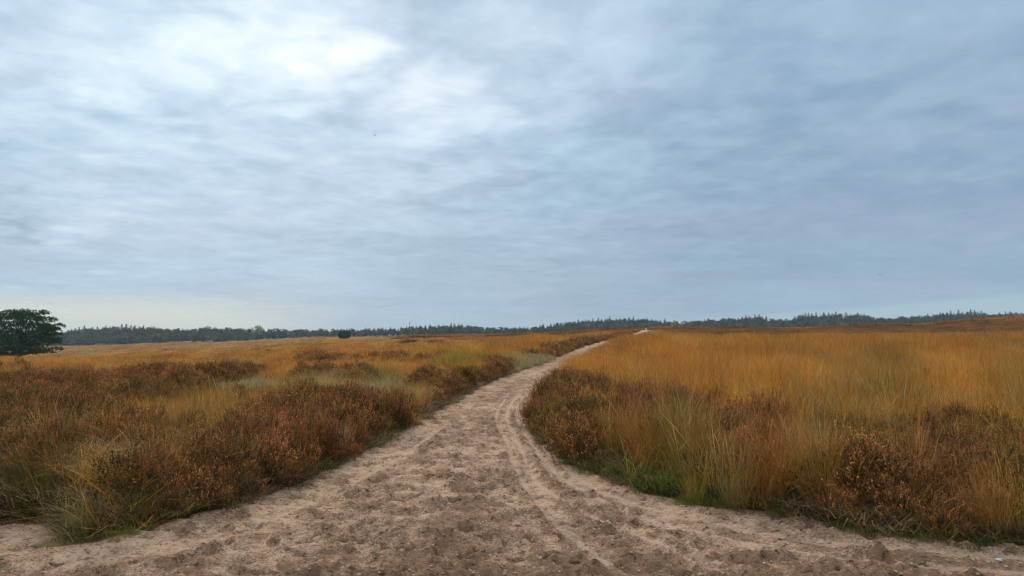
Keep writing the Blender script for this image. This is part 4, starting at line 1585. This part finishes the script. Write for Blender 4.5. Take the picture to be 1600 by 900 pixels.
# the mass of the wood between the belts
N_ = 2600
pxs = rng.uniform(-130, 1730, N_)
tt = rng.random(N_)
Yw = 585 + tt * 150
Xw = (pxs - 800) / F * Yw
Zw = zm(Xw, Yw)
gy = 515 - F * (zm((pxs - 800) / F * 568, 568 + 0 * pxs) - EYE) / 568
sk = skyline(pxs)
yt = gy - (gy - sk) * (0.45 + 0.55 * tt ** .8) + 0.9 + rng.normal(size=N_) * .8
hw = np.clip(EYE + (515 - yt) / F * Yw - Zw, 3, 20)
fi = rng.integers(0, 7, N_)
cw = np.where((fi >= 4)[:, None], np.array(SPC), np.array([0.070, 0.078, 0.050])) * (0.6 + .8 * rng.random((N_, 1)))
cw = np.where(((fi < 4) & (rng.random(N_) < .25))[:, None], np.array([0.115, 0.105, 0.070]) * (0.8 + .4 * rng.random((N_, 1))), cw)
wd = rng.uniform(1.0, 1.5, N_)
setp(scatter_obj('wood', 'wood', np.stack([Xw, Yw, Zw - .1], -1), fi, np.stack([0 * Xw, 0 * Xw, rng.random(N_) * 6.28], -1),
                 np.stack([hw * wd, hw * wd, hw], -1), cw), 'dense mass of the distant mixed wood along the horizon', 'wood')

# ================================================================== small things
M_METAL = simple_mat('mast_steel', (0.16, 0.18, 0.20), .5, .1)
M_POSTG = simple_mat('post_paint', (0.018, 0.040, 0.022), .6, .3, 20)
M_WOOD = simple_mat('post_wood', (0.06, 0.075, 0.03), .85, .3, 30, .5)
M_WHITE = simple_mat('white_marker', (0.75, 0.75, 0.72), .6, .05)
M_DARK = simple_mat('dark_marker', (0.04, 0.045, 0.045), .6, .05)

# radio mast beyond the wood
Ym = 1300.0
Xm = (640.3 - 800) / F * Ym
ztop = EYE + (515 - 500.0) / F * Ym
zb_ = -4.0
mast = setp(empty('radio_mast', (Xm, Ym, zb_)), 'thin grey mast rising above the wood left of centre', 'mast')
mb = MB()
Hm = ztop - zb_
for k in range(3):
    a = k * 2.094
    mb.tube([(math.cos(a) * 1.1, math.sin(a) * 1.1, 0), (math.cos(a) * .55, math.sin(a) * .55, Hm * .86)], [.16, .13], one, 5)
nseg = 14
for s_i in range(nseg):
    z0, z1 = Hm * .86 * s_i / nseg, Hm * .86 * (s_i + 1) / nseg
    for k in range(3):
        a0, a1 = k * 2.094, (k + 1) * 2.094
        ra, rb = 1.1 - .55 * s_i / nseg, 1.1 - .55 * (s_i + 1) / nseg
        mb.tube([(math.cos(a0) * ra, math.sin(a0) * ra, z0), (math.cos(a1) * rb, math.sin(a1) * rb, z1)], [.07, .07], one, 4)
obj('lattice', mb.mesh('mast_lattice', M_METAL), mast)
mb = MB()
mb.tube([(0, 0, Hm * .84), (0, 0, Hm)], [.30, .12], one, 8)
obj('antenna', mb.mesh('mast_antenna', M_METAL), mast)
mb = MB()
for k in range(3):
    a = k * 2.094 + .5
    mb.tube([(math.cos(a) * .9, math.sin(a) * .9, Hm * .74), (math.cos(a) * .9, math.sin(a) * .9, Hm * .83)], [.3, .3], one, 8)
obj('panel_antennas', mb.mesh('mast_panels', M_METAL), mast)

# green topped stake in the left heather
xs_, ys_ = at(581, 652, 0.0)
zs_ = float(base_z(np.array([xs_]), np.array([ys_]))[0])
stake = setp(empty('marker_stake', (xs_, ys_, zs_), .3), 'short green wooden stake standing in the left heather bank', 'stake')
mb = MB()
mb.tube([(0, 0, -.2), (0.004, 0, .2), (0, 0, .36)], [.026, .026, .025], one, 8)
obj('shaft', mb.mesh('stake_shaft', M_WOOD), stake)
mb = MB()
mb.tube([(0, 0, .31), (0, 0, .38), (0, 0, .388)], [.027, .027, .022], one, 10)
obj('cap', mb.mesh('stake_cap', M_POSTG), stake)

# small white post with a dark top where the track goes over the rise
xw_, yw_ = at(1009.5, 516.2, 0.0)
zw_ = float(base_z(np.array([xw_]), np.array([yw_]))[0])
pst = setp(empty('marker_post', (xw_, yw_, zw_)), 'tiny white marker post with a dark top at the far end of the track', 'post')
mb = MB()
mb.tube([(0, 0, -.2), (0, 0, .62)], [.10, .10], one, 8)
obj('post', mb.mesh('marker_post', M_WHITE), pst)
mb = MB()
mb.tube([(0, 0, .62), (0, 0, 1.2), (0, 0, 1.25)], [.17, .17, .10], one, 8)
obj('post_top', mb.mesh('marker_top', M_DARK), pst)

# two birds
def bird(px, py, Y, span, yaw, roll, label):
    d = ray(px, py)
    t_ = Y / d[1]
    rt = empty('bird', (d[0] * t_, Y, EYE + d[2] * t_), yaw)
    rt.rotation_euler = (0.0, roll, yaw)
    mb = MB()
    mb.tube([(0, -.26, 0), (0, -.20, .01), (0, 0, 0), (0, .16, .02), (0, .26, .03)], [.01, .05, .075, .05, .015], one, 8)
    mb.add([(-.02, -.22, .01), (.02, -.22, .01), (.08, -.42, .0), (-.08, -.42, .0)], [[0, 1, 2, 3]], one)
    obj('body', mb.mesh('bird_body', M_DARK, True), rt)
    for s_ in (-1, 1):
        mb = MB()
        v = []
        for f_, sw, ch_, zz in ((0.03, .02, .20, .01), (.25, .06, .20, .14), (.5, -.02, .14, .10), (.5 * span, -.16, .03, -.02)):
            v += [(s_ * f_, sw + ch_ / 2, zz), (s_ * f_, sw - ch_ / 2, zz - .008), (s_ * f_, sw - ch_ / 2, zz + .008), (s_ * f_, sw + ch_ / 2, zz + .006)]
        q = []
        for i_ in range(3):
            for j_ in range(4):
                q.append([i_ * 4 + j_, i_ * 4 + (j_ + 1) % 4, (i_ + 1) * 4 + (j_ + 1) % 4, (i_ + 1) * 4 + j_])
        q.append([12, 13, 14, 15])
        mb.add(v, q, one)
        obj('wing', mb.mesh('bird_wing', M_DARK), rt)
    return setp(rt, label, 'bird')


bird(585.5, 211.5, 230, 1.6, .9, .3, 'tiny dark bird high in the clouds left of centre')
bird(1374.5, 429.5, 260, 2.2, 0.2, .25, 'tiny gull shaped bird low in the sky at right')

# leaf, bark piece and stones on the sand
def stone(px, py, s, c, label, name, flat=.5):
    import bmesh
    x, y = at(px, py)
    kq = int(np.argmin((GX[ins] - x) ** 2 + (GY[ins] - y) ** 2))
    z = float(GZ[ins][kq])
    bm_ = bmesh.new()
    bmesh.ops.create_icosphere(bm_, subdivisions=3, radius=s)
    sd_ = random.random() * 50
    for v in bm_.verts:
        f_ = .8 + .5 * float(vnoise(np.array([v.co.x / s * 1.5 + sd_]), np.array([v.co.y / s * 1.5 + v.co.z / s * 2]), 3)[0])
        v.co *= f_
        v.co.x *= 1.5
        v.co.z *= flat
    me_ = bpy.data.meshes.new(name)
    bm_.to_mesh(me_)
    bm_.free()
    me_.materials.append(simple_mat(name + '_surface', c, .9, .3, 30, .4))
    o = obj(name, me_)
    o.location = (x, y, z + s * flat * .2)
    o.rotation_euler = (0.1, .1, random.random() * 3)
    return setp(o, label, name.replace('_', ' '))


stone(8, 874, .035, (.13, .075, .04), 'dark brown bark piece on the pale sand at the lower left corner', 'bark_piece', .3)
stone(62, 853, .035, (.10, .07, .045), 'dark curved bark piece on the side track beside the left mound', 'bark_piece', .3)
stone(1438, 862, .03, (.30, .21, .15), 'brown clod standing up at the right edge of the sand', 'sand_clod', .9)
stone(1560, 874, .018, (.55, .50, .44), 'small pale stone near the lower right corner', 'stone', .6)
stone(1066, 793, .014, (.6, .55, .5), 'small pale stone at the edge of the right verge', 'stone', .6)
stone(850, 820, .016, (.12, .08, .055), 'dark clod of soil in the middle of the near track', 'soil_clod', .6)

# ================================================================== air
import bmesh
hz = bpy.data.meshes.new('haze')
bm_ = bmesh.new()
bmesh.ops.create_cube(bm_, size=1.0)
for v in bm_.verts:
    v.co.x *= 3500
    v.co.y *= 3500
    v.co.z = -26.0 if v.co.z < 0 else 95.0
bm_.to_mesh(hz)
bm_.free()
mh = bpy.data.materials.new('haze_air')
mh.use_nodes = True
mh.node_tree.nodes.clear()
pv = mh.node_tree.nodes.new('ShaderNodeVolumePrincipled')
pv.inputs['Color'].default_value = (0.80, 0.90, 1.0, 1)
pv.inputs['Density'].default_value = 0.00020
om = mh.node_tree.nodes.new('ShaderNodeOutputMaterial')
mh.node_tree.links.new(pv.outputs[0], om.inputs['Volume'])
hz.materials.append(mh)
setp(obj('haze', hz), kind='stuff')
